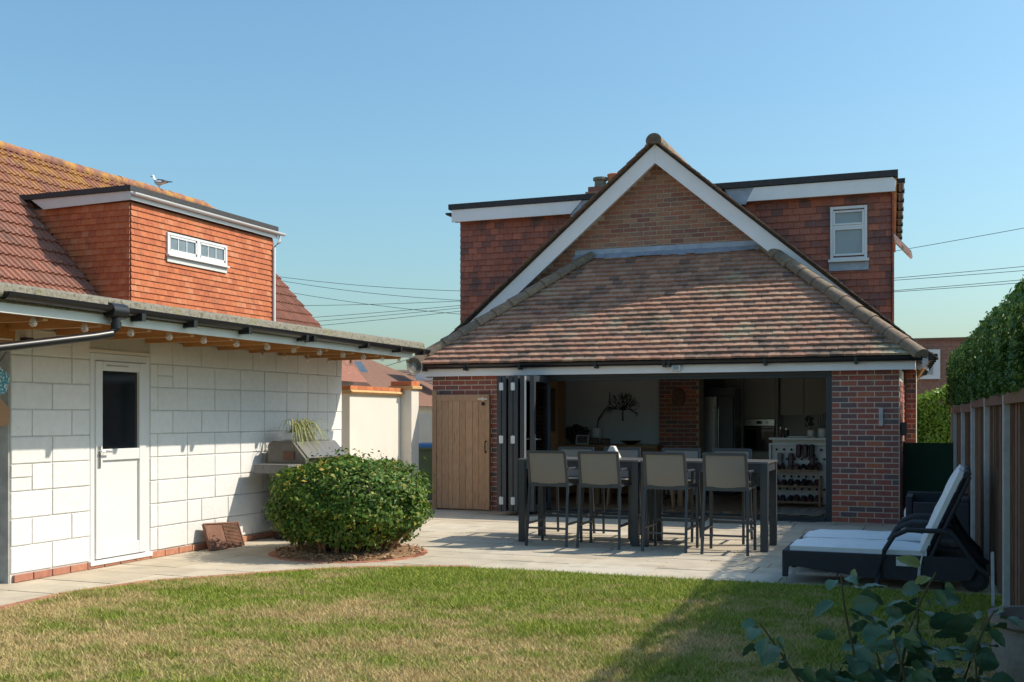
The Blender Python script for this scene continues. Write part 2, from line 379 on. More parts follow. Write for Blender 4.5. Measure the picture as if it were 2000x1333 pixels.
# ---------------------------------------------------------------- the house with the open doors
HB = Vector((-4, 15.7, 0))
house = thing('house', 'brick bungalow with white gable bargeboards, flat dormers and open bifold doors', 'house', HB)
XL, XR, YF, YG = -7.51, -.535, 15.7, 17.55
wall2 = MB().box(XL, -6.12, YF, YF + .3, -.05, 2.12).box(XL, XL + .3, YF + .29, 16.3, -.05, 2.118).box(XL, XL + .3, 16.3, 18.0, -.05, .85).box(XL, XL + .3, 16.3, 18.0, 2.0, 2.118).box(XL, XL + .3, 18.0, 22, -.05, 2.118).build('front_wall', 'mortar', house)    # pier by the timber door
wall = MB().box(-1.415, XR, YF, YF + .3, -.05, 2.12).box(XR - .3, XR - .002, YF + .29, YG, -.05, 2.118).build('front_wall', 'mortar', house)    # pier right of doors
items = []; bp = brickproto('brick_red')
brick_field(-1.415, XR, YF - .002, .0, 2.1, lambda x, z: True, items, bp)
items1 = []; brick_field(XL, -6.12, YF - .002, .0, 2.1, lambda x, z: True, items1, bp, 1)
pieces(items1, 200, 'brick', 'bricks_rest', 'brick_red', wall2, HB)
for k in range(26):                                             # side return of the right pier
    for j in range(8):
        y = YF + .112 + j * .225 - (.1125 if k % 2 else 0)
        if y > YF + .05 and y < YG: items.append((*bp, Matrix.Translation((XR + .002, y, k * .075 + .0375)) @ Matrix.Rotation(R(90), 4, 'Z')))
nfront = len(items)
pieces(items, 130, 'brick', 'bricks_side', 'brick_red', wall, HB)
# gable wall and its bricks
AX, AZ, SL = -4.306, 5.845, .85
gable = MB().prism([(-7.9, 2.2), (-.45, 2.2), (-.45, 2.45), (AX, AZ - .12), (-7.9, 2.75)], 'y', YG, YG + .25).build('gable_wall', 'mortar_brown', house)
items = []; gp = brickproto('brick_brown')
inn = lambda x, z: z < AZ - .2 - SL * abs(x - AX) and (z > 4.0 or abs(x + 4.0) > 1.3 + (4.12 - z) * 1.0)
brick_field(-7.6, -.9, YG - .002, 3.0, 5.7, inn, items, gp)
pieces(items, 150, 'brick', 'bricks_low', 'brick_brown', gable, HB)
# rest of the main body
mw = MB().box(-8.1, -7.9, 18.1, 26, -.05, 2.6)
mw.prism([(-.62, YG + .25), (-.36, YG + .25), (-.62, 26), (-.9, 26)], 'z', -.05, 2.5)
mw.box(-.5, -.36, YG - .003, YG + .25, -.05, 2.5).box(-8, -.6, 26, 26.2, -.05, 2.6)
mw = mw.build('side_wall', 'mortar', house)
items = []
brick_field(XR + .004, -.36, YG - .005, 0, 2.35, lambda x, z: True, items, bp)
pieces(items, 0, 'brick', 'return_bricks', 'brick_red', mw, HB)
# main roof
EXR, EXL = -.16, -8.45
def zr(x): return AZ + .05 - SL * abs(x - AX)
roof = MB()
roof.prism([(AX, zr(AX)), (EXL, zr(EXL)), (EXL, zr(EXL) - .1), (AX, zr(AX) - .12)], 'y', 17.32, 26)
roof.add([(AX, 17.32, zr(AX)), (EXR, 17.32, zr(EXR)), (EXR - .32, 26, zr(EXR)), (AX, 26, zr(AX)), (AX, 17.32, zr(AX) - .12), (EXR, 17.32, zr(EXR) - .1), (EXR - .32, 26, zr(EXR) - .1), (AX, 26, zr(AX) - .12)],
         [(0, 1, 2, 3), (7, 6, 5, 4), (0, 4, 5, 1), (1, 5, 6, 2), (2, 6, 7, 3), (3, 7, 4, 0)])
roof = roof.build('main_roof', 'roof_tile_old', house)
tm = MB().box(-.082, .082, -.13, .13, -.006, .008)
tmo = tm.mesh('verge_tile', 'roof_tile_old', bev=.002)
for sgn in (-1, 1):
    L = (4.15) / math.cos(math.atan(SL)); nC = int(L / .1); an = math.atan(SL)
    for k in range(nC + 1):
        t = k * .1 + .05; x = AX + sgn * t * math.cos(an); z = zr(x)
        for j in range(3):
            T = Matrix.Translation((x, 17.25 + j * .165 + (.04 if k % 2 else 0), z + .02)) @ Matrix.Rotation(sgn * (an - R(4)), 4, 'Y') @ Matrix.Rotation(R(90), 4, 'Z') @ Matrix.Rotation(R(rs.uniform(-1, 1)), 4, 'X')
            if j < 2:
                o = link('verge_tile', tmo, roof); o.matrix_local = Matrix.Translation(-HB) @ T
# ridge caps
rc = MB().prism([(.13 * math.cos(t), .12 * math.sin(t)) for t in [R(d) for d in range(-20, 201, 20)]], 'y', -.2, .2)
rcm = rc.mesh('ridge_tile', 'hip_tile')
for j in range(20):
    o = link('ridge_tile', rcm, roof); o.matrix_local = Matrix.Translation(Vector((AX, 17.38 + j * .42, zr(AX) - .01)) - HB) @ Matrix.Rotation(R(rs.uniform(-1, 1)), 4, 'X')
# bargeboards
for sgn in (-1, 1):
    xe = EXR - .03 if sgn > 0 else EXL + .03
    pl = [(AX, AZ), (xe, AZ - SL * abs(xe - AX)), (xe, AZ - SL * abs(xe - AX) - .1), (xe - sgn * .12, AZ - SL * abs(xe - AX) - .2), (AX, AZ - .30)]
    MB().prism(pl, 'y', 17.27, 17.31).build('bargeboard', 'fascia_white', house, bev=.003)
    MB().prism([(AX, AZ - .17), (xe, AZ - .17 - SL * abs(xe - AX)), (xe, AZ - .21 - SL * abs(xe - AX)), (AX, AZ - .21)], 'y', 17.31, 17.55).build('verge_soffit', 'fascia_white', house)
# box end and eaves at the right
def skx(x, y): return x - .037 * (y - 17.3)
def half_gutter(p, q, r, name, m, parent, th=.006):
    p, q = Vector(p), Vector(q); d = (q - p).normalized(); a = d.cross(Vector((0, 0, 1))).normalized()
    mb = MB(); pr = []
    for t in range(0, 181, 20): pr.append((math.cos(R(t)) * r, -math.sin(R(t)) * r))
    for t in range(180, -1, -20): pr.append((math.cos(R(t)) * (r - th), -math.sin(R(t)) * (r - th)))
    n_ = len(pr); vs = [p + a * u + Vector((0, 0, v)) for u, v in pr] + [q + a * u + Vector((0, 0, v)) for u, v in pr]
    mb.add(vs, [(i, i + n_, (i + 1) % n_ + n_, (i + 1) % n_) for i in range(n_)] + [tuple(range(n_)), tuple(range(2 * n_ - 1, n_ - 1, -1))])
    # end caps
    for c in (p, q): mb.add([c + a * u + Vector((0, 0, v)) for u, v in pr[:10]], [tuple(range(10))])
    return mb.build(name, m, parent, smooth=True)
eg = half_gutter((EXR + .03, 17.2, 2.37), (skx(EXR + .03, 25), 25, 2.37), .062, 'eaves_gutter', 'black_plastic', house)
for j in range(10):
    y = 17.3 + j * .7; x = skx(EXR + .03, y); bx('gutter_bracket', 'black_plastic', eg, x - .075, x + .07, y, y + .04, 2.29, 2.385)
MB().add([(skx(EXR - .05, y), y, z) for y in (17.3, 25) for z in (2.21, 2.36)] + [(skx(EXR - .08, y), y, z) for y in (17.3, 25) for z in (2.21, 2.36)], [(0, 1, 3, 2), (4, 6, 7, 5), (0, 2, 6, 4), (1, 5, 7, 3), (0, 4, 5, 1), (2, 3, 7, 6)]).build('eaves_fascia', 'soffit_wood', house)
# left eave gutter
half_gutter((EXL - .05, 17.25, 2.36), (EXL - .05, 25, 2.36), .06, 'eaves_gutter', 'black_plastic', house)

# extension roof
EY, EZ, TZ = 15.40, 2.27, 4.12
E0, E1, H0, H1 = -7.74, -.27, -5.42, -2.62
pit = math.atan2(TZ - EZ, YG - EY); SLn = math.hypot(TZ - EZ, YG - EY)
ext = MB().add([(E0, EY, EZ - .03), (E1, EY, EZ - .03), (H1, YG, TZ - .03), (H0, YG, TZ - .03), (E0, YG + .3, EZ - .03), (E1, YG + .3, EZ - .03), (H0, YG + .3, TZ - .03), (H1, YG + .3, TZ - .03)],
               [(0, 1, 2, 3), (0, 3, 6, 4), (1, 5, 7, 2), (0, 4, 5, 1)]).build('extension_roof', 'felt', house)
items = []; nC = 23; gau = SLn / nC; tw = .167
tp = MB()
seg = 4
prof = [(-.0815 + .163 * i / seg, .004 * (1 - (2 * i / seg - 1) ** 2)) for i in range(seg + 1)]      # slight camber
vs = [(x, -.055, z + .034) for x, z in prof] + [(x, .12, z + .001) for x, z in prof] + [(x, -.055, z + .001) for x, z in prof]
n_ = seg + 1
tp.add(vs, [(i, i + 1, i + 1 + n_, i + n_) for i in range(seg)] + [(i + 1, i, i + 2 * n_, i + 1 + 2 * n_) for i in range(seg)] + [(0, n_, 2 * n_), (seg, 2 * n_ + seg, n_ + seg)])
tpm = tp.mesh('roof_tile', 'roof_tile_plain')
for k in range(nC):
    s0 = k * gau; t = (s0 + gau * .3) / SLn; xl = E0 + (H0 - E0) * t; xr = E1 + (H1 - E1) * t
    x = -9 + (tw / 2 if k % 2 else 0) + rs.uniform(-.006, .006)
    while x < xr:
        if x > xl - .05 and x < xr + .05:
            w0 = max(x - tw / 2, xl - .02); w1 = min(x + tw / 2, xr + .02)
            if w1 - w0 > .04:
                y = EY + math.cos(pit) * s0; z = EZ + math.sin(pit) * s0
                T = Matrix.Translation(((w0 + w1) / 2, y + .03, z + .035 + rs.uniform(-.002, .004))) @ Matrix.Rotation(pit - R(4.0) + R(rs.uniform(-1.1, 1.1)), 4, 'X') @ Matrix.Rotation(R(rs.uniform(-.8, .8)), 4, 'Z') @ Matrix.Rotation(R(rs.uniform(-.9, .9)), 4, 'Y') @ Matrix.Diagonal(((w1 - w0 - rs.uniform(.002, .006)) / .163, 1, 1, 1))
                items.append((tp, tpm, T))
        x += tw
pieces(items, 300, 'roof_tile', 'upper_roof_tiles', 'roof_tile_plain', ext, HB)
# hips
hp = MB(); nn = 7
ring = lambda y, r: [(r * math.cos(R(t)), y, r * math.sin(R(t)) * .9) for t in range(-10, 191, 20)]
a_, b_ = ring(-.2, .125), ring(.2, .105); k_ = len(a_)
hp.add(a_ + b_, [(i, i + 1, i + 1 + k_, i + k_) for i in range(k_ - 1)] + [tuple(range(k_)), tuple(range(2 * k_ - 1, k_ - 1, -1))])
hpm = hp.mesh('hip_tile', 'hip_tile', smooth=True)
for xa, xb in ((E0 + .02, H0 - .02), (E1 - .02, H1 + .02)):
    p, q = Vector((xa, EY + .02, EZ + .01)), Vector((xb, YG - .05, TZ + .0)); d = q - p; L = d.length; nh = int(L / .34)
    rot = d.to_track_quat('Y', 'Z').to_matrix().to_4x4()
    for i in range(nh + 1):
        o = link('hip_tile', hpm, ext); c = p + d * ((i + .45) / (nh + 1))
        o.matrix_local = Matrix.Translation(c - HB) @ rot @ Matrix.Rotation(R(rs.uniform(-2, 2)), 4, 'X') @ Matrix.Rotation(R(rs.uniform(-3, 3)), 4, 'Y')
# lead flashing
lf = MB()
nx = 24
for i in range(nx):
    x0 = -5.75 + i * (3.3 / nx); x1 = x0 + 3.3 / nx; dz = rs.uniform(-.012, .012)
    lf.add([(x0, YG - .15, TZ - .045 + dz), (x1, YG - .15, TZ - .045 + dz), (x1, YG - .014, TZ + .05), (x0, YG - .014, TZ + .05), (x1, YG - .012, TZ + .13), (x0, YG - .012, TZ + .13)], [(0, 1, 2, 3), (3, 2, 4, 5)])
lf.build('lead_flashing', 'lead', house)
# front fascia, gutter, soffit, sensor
bx('fascia', 'fascia_white', house, E0 + .1, -.33, 15.52, 15.55, 2.085, 2.25, bev=.003)
bx('soffit', 'fascia_white', house, E0 + .1, -.33, 15.55, YF, 2.10, 2.115)
MB().prism([(15.55, 2.085), (15.7, 2.085), (15.75, 2.3), (15.55, 2.25)], 'x', -.36, -.33).build('soffit_end', 'fascia_white', house)
fg = half_gutter((E0 - .05, 15.455, 2.255), (-.24, 15.455, 2.255), .06, 'gutter', 'black_plastic', house)
for x in (-7.55, -6.85, -5.95, -4.75, -3.73, -3.65, -2.3, -1.1): bx('gutter_bracket', 'black_plastic', fg, x, x + .035, 15.39, 15.525, 2.165, 2.262)
ds = MB().box(-3.62, -3.48, 15.46, 15.52, 2.11, 2.2).build('sensor', 'upvc', house, bev=.012); bx('lens', 'frosted', ds, -3.585, -3.515, 15.448, 15.461, 2.13, 2.18)
# lintel steel above the doors
bx('lintel', 'anthracite', house, -6.12, -1.415, YF + .02, YF + .3, 2.05, 2.2)
# bifold frame
fr = MB().box(-1.5, -1.417, YF + .03, YF + .11, -.02, 2.07).box(-6.12, -6.05, YF + .03, YF + .11, -.02, 2.07).box(-6.05, -1.5, YF + .03, YF + .11, 2.0, 2.052).box(-6.05, -1.5, YF - .02, YF + .11, -.02, .055)
fr.build('door_frame', 'anthracite_dark', house, bev=.004)
bx('threshold', 'anthracite', house, -6.0, -1.62, YF - .12, YF - .02, -.02, .018)
def leaf(x, y0, y1, handle=False):
    z0, z1 = .065, 2.06; f = MB(); t = .034
    f.box(x - t, x + t, y0, y0 + .075, z0, z1).box(x - t, x + t, y1 - .075, y1, z0, z1).box(x - t, x + t, y0 + .075, y1 - .075, z0, z0 + .09).box(x - t, x + t, y0 + .075, y1 - .075, z1 - .09, z1)
    o = f.build('bifold_leaf', 'anthracite', house, bev=.004)
    bx('pane', 'pane_glass', o, x - .008, x + .008, y0 + .07, y1 - .07, z0 + .08, z1 - .08)
    if handle:
        h_ = MB().box(x + t, x + t + .008, y0 + .025, y0 + .055, .95, 1.2).box(x + t + .008, x + t + .05, y0 + .033, y0 + .047, 1.12, 1.135).box(x + t + .04, x + t + .052, y0 + .033, y0 + .16, 1.118, 1.137)
        h_.build('handle', 'steel', o)
    return o
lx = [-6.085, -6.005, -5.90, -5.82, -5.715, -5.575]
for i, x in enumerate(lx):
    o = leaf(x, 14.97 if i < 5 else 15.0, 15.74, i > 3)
    if i == 4: bx('sunlit_edge_strip', 'cushion_side', o, x + .036, x + .058, 14.962, 14.975, .07, 2.05); bx('inner_face', 'fascia_grey', o, x + .0345, x + .04, 14.98, 15.04, .15, 1.97)  # cream strip is sunlight on the leaf's near edge, put in as colour
    if i in (0, 2):
        for z in (.22, 1.12, 1.9):
            hb = MB().box(x + .01, x + .036, 14.955, 14.97, z - .055, z + .055).box(x + .044, x + .07, 14.955, 14.97, z - .055, z + .055).tube([(x + .04, 14.955, z - .06), (x + .04, 14.955, z + .06)], .008, 8)
            hb.build('hinge', 'upvc', o)
# timber store door
td = thing('timber_door', 'weathered pine boarded door with black ring latch fixed on the brick wall', 'door', (-6.95, YF, 0))
gx = -7.40; wds = [.085, .115, .075, .115, .105, .115, .1, .115, .07]; sc = .895 / sum(wds)
for w_ in wds:
    w_ *= sc; bx('plank', 'gate_wood', td, gx + .0015, gx + w_ - .0015, YF - .085 + rs.uniform(-.002, .002), YF - .06, .02, 1.8, bev=.003); gx += w_
bx('head_rail', 'gate_wood', td, -7.40, -6.51, YF - .098, YF - .086, 1.70, 1.80, bev=.003)
bx('post', 'gate_wood', td, -7.48, -7.405, YF - .09, YF - .01, .0, 1.86, bev=.004)
bx('frame_stile', 'gate_wood', td, -7.40, -6.51, YF - .06, YF - .01, .03, 1.79)
MB().box(-6.69, -6.53, YF - .112, YF - .0975, 1.715, 1.745).box(-6.62, -6.585, YF - .12, YF - .0975, 1.70, 1.76).build('bolt', 'steel', td)
MB().lathe([(.001, 0), (.028, .004), (.03, .02), (.015, .045), (.001, .06)], 10, (-6.6, YF - .115, 1.63)).build('padlock', 'black_metal', td)
MB().tube([(-6.56, YF - .09, 1.08), (-6.56, YF - .13, 1.06), (-6.56, YF - .135, .99), (-6.56, YF - .13, .92), (-6.56, YF - .09, .9)], .011, 8).build('handle', 'black_metal', td, smooth=True)
# small fittings on the pier
o = MB().box(-.80, -.745, YF - .045, YF - .006, 1.33, 1.57).build('hook_board', 'concrete_post', bev=.004); tag(o, 'narrow weathered wooden hook board on the right brick pier', 'hook')
o = MB().box(XR + .012, XR + .09, 15.74, 15.85, 1.2, 1.38).build('wall_light', 'black_plastic', bev=.01); tag(o, 'small black box light on side of brick pier', 'light')

# dormers of the house
def hung(field, items, mb_, T0, gaug, w_, nz, inside_f, x0, x1):
    w_ = (x1 - x0) / round((x1 - x0) / w_)
    for k in range(nz):
        x = x0 + (w_ / 2 if k % 2 else 0)
        while x < x1 + .02:
            c = min(max(x, x0 + w_ * .25), x1 - w_ * .25)
            if inside_f(c, k * gaug):
                wd = 1.0 if x0 + w_ * .4 < x < x1 - w_ * .4 else .5
                items.append((*mb_, T0 @ Matrix.Translation((c, 0, k * gaug)) @ Matrix.Rotation(R(rs.uniform(-.5, .5)), 4, 'Y') @ Matrix.Rotation(R(rs.uniform(-.6, .9)), 4, 'X') @ Matrix.Diagonal((wd * (w_ - .004) / .161, 1, 1, 1))))
            x += w_
def hungproto(m, gaug):
    mb = MB(); mb.add([(-.0805, -.03, 0), (.0805, -.03, 0), (.0805, -.006, gaug + .02), (-.0805, -.006, gaug + .02), (-.0805, -.008, 0), (.0805, -.008, 0)], [(0, 1, 2, 3), (0, 4, 5, 1), (0, 3, 4), (1, 5, 2)])
    return (mb, mb.mesh('hanging_tile', m))
DY = 17.76
hung_old = hungproto('hanging_tile_old', .106)
dm = MB().box(-7.95, -5.0, DY, 24, 2.6, 4.99).build('dormer', 'felt', house)
items = []
hung(None, items, hung_old, Matrix.Translation((0, DY, 2.95)), .106, .167, 19, lambda x, z: z + 2.95 > zr(x) - .5, -7.95, -5.3)
pieces(items, 300, 'hanging_tile', 'hanging_tiles_rest', 'hanging_tile_old', dm, HB)
MB().prism([(-8.05, 5.1), (-5.64, 5.1), (-5.84, 4.885), (-8.05, 4.885)], 'y', 17.59, 17.62).build('dormer_fascia', 'fascia_white', house, bev=.003)
bx('dormer_soffit', 'soffit_wood', house, -8.04, -5.5, 17.62, DY, 4.9, 4.92)
bx('dormer_felt_roof', 'felt', house, -8.1, -4.9, 17.56, 24.05, 5.105, 5.197)
half_gutter((-8.13, 17.61, 5.06), (-8.13, 24, 4.99), .05, 'dormer_gutter', 'black_plastic', house)
MB().add([(-5.65, 17.61, 5.1), (-5.3, 17.61, 5.1), (-5.3, 17.61, 4.84), (-5.86, 17.61, 4.84)], [(0, 1, 2, 3)]).build('lead_apron', 'lead', house)
dr = MB().add([(-3.6, DY, 2.6), (-.72, DY, 2.6), (-.95, 24, 2.6), (-3.6, 24, 2.6), (-3.6, DY, 4.99), (-.72, DY, 4.99), (-.95, 24, 4.99), (-3.6, 24, 4.99)], [(0, 3, 2, 1), (4, 5, 6, 7), (0, 1, 5, 4), (1, 2, 6, 5), (2, 3, 7, 6), (3, 0, 4, 7)]).build('dormer', 'hanging_tile_old', house)
items = []
wx0, wx1, wz0, wz1 = -1.623, -1.074, 3.885, 4.72
hung(None, items, hung_old, Matrix.Translation((0, DY, 2.95)), .106, .167, 19, lambda x, z: z + 2.95 > zr(x) - .5 and not (wx0 + .07 < x < wx1 - .07 and wz0 - .1 < z + 2.95 < wz1 - .05), -3.3, -.72)
for k in range(19):                                             # right-hand side face
    for j in range(14):
        y = DY + .08 + j * .3; z = 2.95 + k * .106
        items.append((*hung_old, Matrix.Translation((-.72 - .0365 * (y - DY), y, z)) @ Matrix.Rotation(R(92), 4, 'Z') @ Matrix.Diagonal((1.8, 1, 1, 1))))
pieces(items, 240, 'hanging_tile', 'hanging_tiles_rest', 'hanging_tile_old', dr, HB)
MB().prism([(-2.9, 4.88), (-.667, 4.88), (-.648, 5.03), (-.697, 5.095), (-2.78, 5.095)], 'y', 17.59, 17.62).build('dormer_fascia', 'fascia_white', house, bev=.003)
MB().add([(-3.25, 17.61, 5.1), (-2.77, 17.61, 5.1), (-2.91, 17.61, 4.84), (-3.1, 17.61, 4.84)], [(0, 1, 2, 3)]).build('lead_apron', 'lead', house)
bx('dormer_soffit', 'soffit_wood', house, -2.95, -.667, 17.62, DY, 4.89, 4.91)
MB().add([(-3.7, 17.56, 5.105), (-.62, 17.56, 5.105), (-.86, 24.05, 5.105), (-3.7, 24.05, 5.105), (-3.7, 17.56, 5.2), (-.62, 17.56, 5.2), (-.86, 24.05, 5.2), (-3.7, 24.05, 5.2)], [(0, 3, 2, 1), (4, 5, 6, 7), (0, 1, 5, 4), (1, 2, 6, 5), (2, 3, 7, 6), (3, 0, 4, 7)]).build('dormer_felt_roof', 'felt', house)
dg = half_gutter((-.585, 17.66, 5.08), (-.84, 24.2, 5.08), .055, 'dormer_gutter', 'black_plastic', house)
for j in range(8):
    y = 17.68 + j * .8; x = -.585 - .039 * (y - 17.66); bx('gutter_bracket', 'black_plastic', dg, x - .06, x + .062, y, y + .06, 5.015, 5.085)
MB().add([(-.643, 17.63, 4.86), (-.643, 17.63, 5.09), (-.895, 24, 4.86), (-.895, 24, 5.09), (-.715, 17.63, 4.86), (-.715, 17.63, 5.09), (-.95, 24, 4.86), (-.95, 24, 5.09)], [(0, 1, 3, 2), (4, 6, 7, 5), (0, 2, 6, 4), (1, 5, 7, 3), (0, 4, 5, 1), (2, 3, 7, 6)]).build('dormer_side_fascia', 'soffit_wood', house)
def window(parent, x0, x1, z0, z1, y, splits, panem, sill=True, face=1, xs=None):
    f = MB(); b_ = .045
    f.box(x0, x0 + b_, y - .05, y + .03, z0, z1).box(x1 - b_, x1, y - .05, y + .03, z0, z1).box(x0 + b_, x1 - b_, y - .05, y + .03, z0, z0 + b_).box(x0 + b_, x1 - b_, y - .05, y + .03, z1 - b_, z1)
    zs = [z0 + b_] + splits + [z1 - b_]
    for z in splits: f.box(x0 + b_, x1 - b_, y - .05, y + .03, z - .022, z + .022)
    o = f.build('window', 'upvc', parent, bev=.006)
    for a, b in zip(zs, zs[1:]):
        s = MB(); q = .03; e = .022 if len(zs) > 2 else 0
        s.box(x0 + b_, x0 + b_ + q, y - .06, y + .02, a + e, b - e).box(x1 - b_ - q, x1 - b_, y - .06, y + .02, a + e, b - e).box(x0 + b_ + q, x1 - b_ - q, y - .06, y + .02, a + e, a + e + q).box(x0 + b_ + q, x1 - b_ - q, y - .06, y + .02, b - e - q, b - e)
        s.build('sash', 'upvc', o, bev=.005)
        bx('pane', panem, o, x0 + b_ + q - .005, x1 - b_ - q + .005, y - .03, y - .02, a + e + q - .005, b - e - q + .005)
    if sill: bx('sill', 'upvc', o, x0 - .03, x1 + .03, y - .10, y - .04, z0 - .03, z0 + .012, bev=.006)
    return o
window(house, wx0, wx1, wz0, wz1, DY - .012, [4.405], 'frosted')
bx('lead_apron', 'lead', house, wx0 - .02, wx1 + .02, DY - .045, DY - .03, wz0 - .16, wz0 - .03)
# open top-hung casement in the dormer side
T = Matrix.Translation((-.755, 18.8, 4.43)) @ Matrix.Rotation(R(42), 4, 'Y')
oc = MB()
oc.box(-.02, .02, 0, .8, -.06, 0, T).box(-.02, .02, 0, .8, -.42, -.36, T).box(-.02, .02, 0, .06, -.36, -.06, T).box(-.02, .02, .74, .8, -.36, -.06, T)
T2 = T @ Matrix.Rotation(R(-84), 4, 'Y')
oc = MB()
for b in ((-.02, .02, 0, .8, -.06, 0), (-.02, .02, 0, .8, -.42, -.36), (-.02, .02, 0, .06, -.36, -.06), (-.02, .02, .74, .8, -.36, -.06)): oc.box(*b, T2)
oc = oc.build('open_casement', 'upvc', house); MB().box(-.006, .006, .05, .75, -.37, -.05, T2).build('pane', 'pane_glass', oc)
# chimney
ch = MB().box(-7.55, -6.9, 24, 24.6, 4.5, 6.72).box(-7.6, -6.85, 23.95, 24.65, 6.52, 6.6).build('chimney', 'brick_brown', roof)
MB().lathe([(.14, 0), (.13, .18), (.17, .2), (.17, .26), (.13, .26), (.12, .05)], 16, (-7.33, 24.25, 6.7)).build('chimney_pot', 'felt_mossy', house, smooth=True)
MB().lathe([(.15, 0), (.14, .2), (.16, .3), (.12, .32), (.1, .1)], 16, (-7.02, 24.3, 6.72)).build('chimney_pot', 'terracotta', house, smooth=True)

# ---------------------------------------------------------------- the room behind the doors
rm = MB().box(-7.2, -7.15, 16, 16.3, 0, 2.32).box(-7.2, -7.15, 16.3, 18.0, 0, .85).box(-7.2, -7.15, 16.3, 18.0, 2.0, 2.32).box(-7.2, -7.15, 18.0, 22.2, 0, 2.32).build('interior_wall', 'interior_grey', house)
sw = MB().box(-7.4, -7.34, 16.3, 16.36, .85, 2.0).box(-7.4, -7.34, 17.94, 18.0, .85, 2.0).box(-7.4, -7.34, 17.12, 17.18, .91, 1.94).box(-7.4, -7.34, 16.36, 17.94, .85, .91).box(-7.4, -7.34, 16.36, 17.94, 1.94, 2.0).build('added_side_window', 'upvc', house); bx('pane', 'pane_glass', sw, -7.375, -7.365, 16.35, 17.95, .9, 1.95)  # unseen window added, with its wall openings, to let daylight into the room
bx('interior_wall', 'interior_grey', house, -7.15, -4.66, 19.3, 19.4, 0, 2.32)
bx('interior_wall', 'interior_white', house, -4.66, -1.0, 22.2, 22.3, 0, 2.32)
bx('interior_wall', 'interior_white', house, -.9, -.85, 16, 22.2, 0, 2.32)
bx('ceiling', 'interior_white', house, -7.2, -.85, 16.0, 22.3, 2.32, 2.36)
bx('interior_wall', 'interior_white', house, -4.7, -4.6, 19.4, 22.2, 0, 2.32)
fl = bx('interior_floor', 'slab_joint', house, -7.2, -.85, YF + .11, 22.3, -.02, .028)
bm_ = MB().box(-.07, .07, -.6, .6, 0, .014).mesh('floorboard', 'floor_oak')
for i in range(45):
    for j in range(6):
        o = link('floorboard', bm_, fl); o.matrix_local = Matrix.Translation(Vector((-7.1 + i * .142, 16.45 + j * 1.204 + (.5 if i % 2 else 0), .028)) - HB) @ Matrix.Diagonal((.985, .995, 1, 1))
pr = MB().box(-4.66, -3.95, 19.0, 19.4, 0, 2.32).build('inner_pier', 'mortar_brown', house)
items = []; brick_field(-4.66, -3.95, 18.998, .05, 2.3, lambda x, z: True, items, bp)
pieces(items, 0, 'brick', 'inner_bricks', 'brick_red', pr, HB)
o = MB().lathe([(.001, .03), (.09, .025), (.12, .01), (.125, 0)], 20, T=Matrix.Translation((-4.31, 18.985, 1.8)) @ Matrix.Rotation(R(90), 4, 'X') @ Matrix.Diagonal((1, 1.35, 1, 1))).build('wall_plaque', 'rust', smooth=True); tag(o, 'oval terracotta plaque hung on the inner brick pier', 'plaque')
# tree wall art
art = MB(); ra = random.Random(3)
def branch(p, d, L, r, dep):
    q = p + d * L; art.tube([p, (p + q) / 2 + Vector((ra.uniform(-.01, .01), 0, ra.uniform(-.01, .01))), q], r, 5, r * .7)
    if dep:
        for _ in range(3 if dep > 2 else 2):
            a = math.atan2(d.z, d.x) + ra.uniform(-.75, .75); branch(q, Vector((math.cos(a), 0, math.sin(a))), L * ra.uniform(.6, .85), r * .68, dep - 1)
branch(Vector((-5.4, 19.27, 1.38)), Vector((0, 0, 1)), .2, .016, 1)
for a in (150, 125, 100, 80, 55, 30, 170, 10): branch(Vector((-5.4, 19.27, 1.58)), Vector((math.cos(R(a)), 0, math.sin(R(a)))), .12, .011, 3)
tag(art.build('tree_wall_art', 'black_metal'), 'black metal bare-tree wall sculpture on grey wall', 'wall art')
o = thing('sideboard', 'long oak sideboard against grey interior wall', 'sideboard', (-5.6, 18.85, .04))
bx('top', 'oak', o, -6.75, -4.6, 18.6, 19.25, .90, .96, bev=.004); bx('carcass', 'oak', o, -6.7, -4.62, 18.65, 19.25, .1, .9)
for i in range(4): d_ = bx('door', 'oak', o, -6.68 + i * .515, -6.18 + i * .515, 18.63, 18.652, .16, .87, bev=.004); MB().lathe([(.001, 0), (.015, .005), (.012, .03)], 8, T=Matrix.Translation((-6.24 + i * .515, 18.63, .55)) @ Matrix.Rotation(R(90), 4, 'X')).build('knob', 'steel', d_)
for x in (-6.68, -4.7): bx('leg', 'oak', o, x, x + .06, 18.66, 18.72, .04, .1)
for i, (x, w_, h_, m_) in enumerate(((-6.0, .24, .17, 'upvc'), (-5.78, .18, .12, 'dark_wood'), (-5.57, .17, .11, 'dark_wood'))):
    T = Matrix.Translation((x, 18.72, .962)) @ Matrix.Rotation(R(-12), 4, 'X')
    f = thing('photo_frame', ['white photo frame on the sideboard, widest of three', 'small dark photo frame between two others on the sideboard', 'small dark photo frame at end of the row, by the fruit bowl'][i], 'photo frame', (x, 18.72, .96))
    MB().box(-w_ / 2, w_ / 2, -.01, .01, 0, .02, T).box(-w_ / 2, w_ / 2, -.01, .01, h_ - .02, h_, T).box(-w_ / 2, -w_ / 2 + .02, -.01, .01, .02, h_ - .02, T).box(w_ / 2 - .02, w_ / 2, -.01, .01, .02, h_ - .02, T).build('frame', m_, f)
    MB().box(-w_ / 2 + .02, w_ / 2 - .02, -.004, .006, .02, h_ - .02, T).build('picture', 'photo_print', f)
o = thing('vase', 'white cylindrical vase with a tall curved brown spathe on sideboard', 'vase', (-5.82, 19.0, .96))
MB().lathe([(.09, 0), (.1, .02), (.1, .29), (.09, .3), (.08, .28)], 20, (-5.82, 19.0, .96)).build('pot', 'ceramic', o, smooth=True)
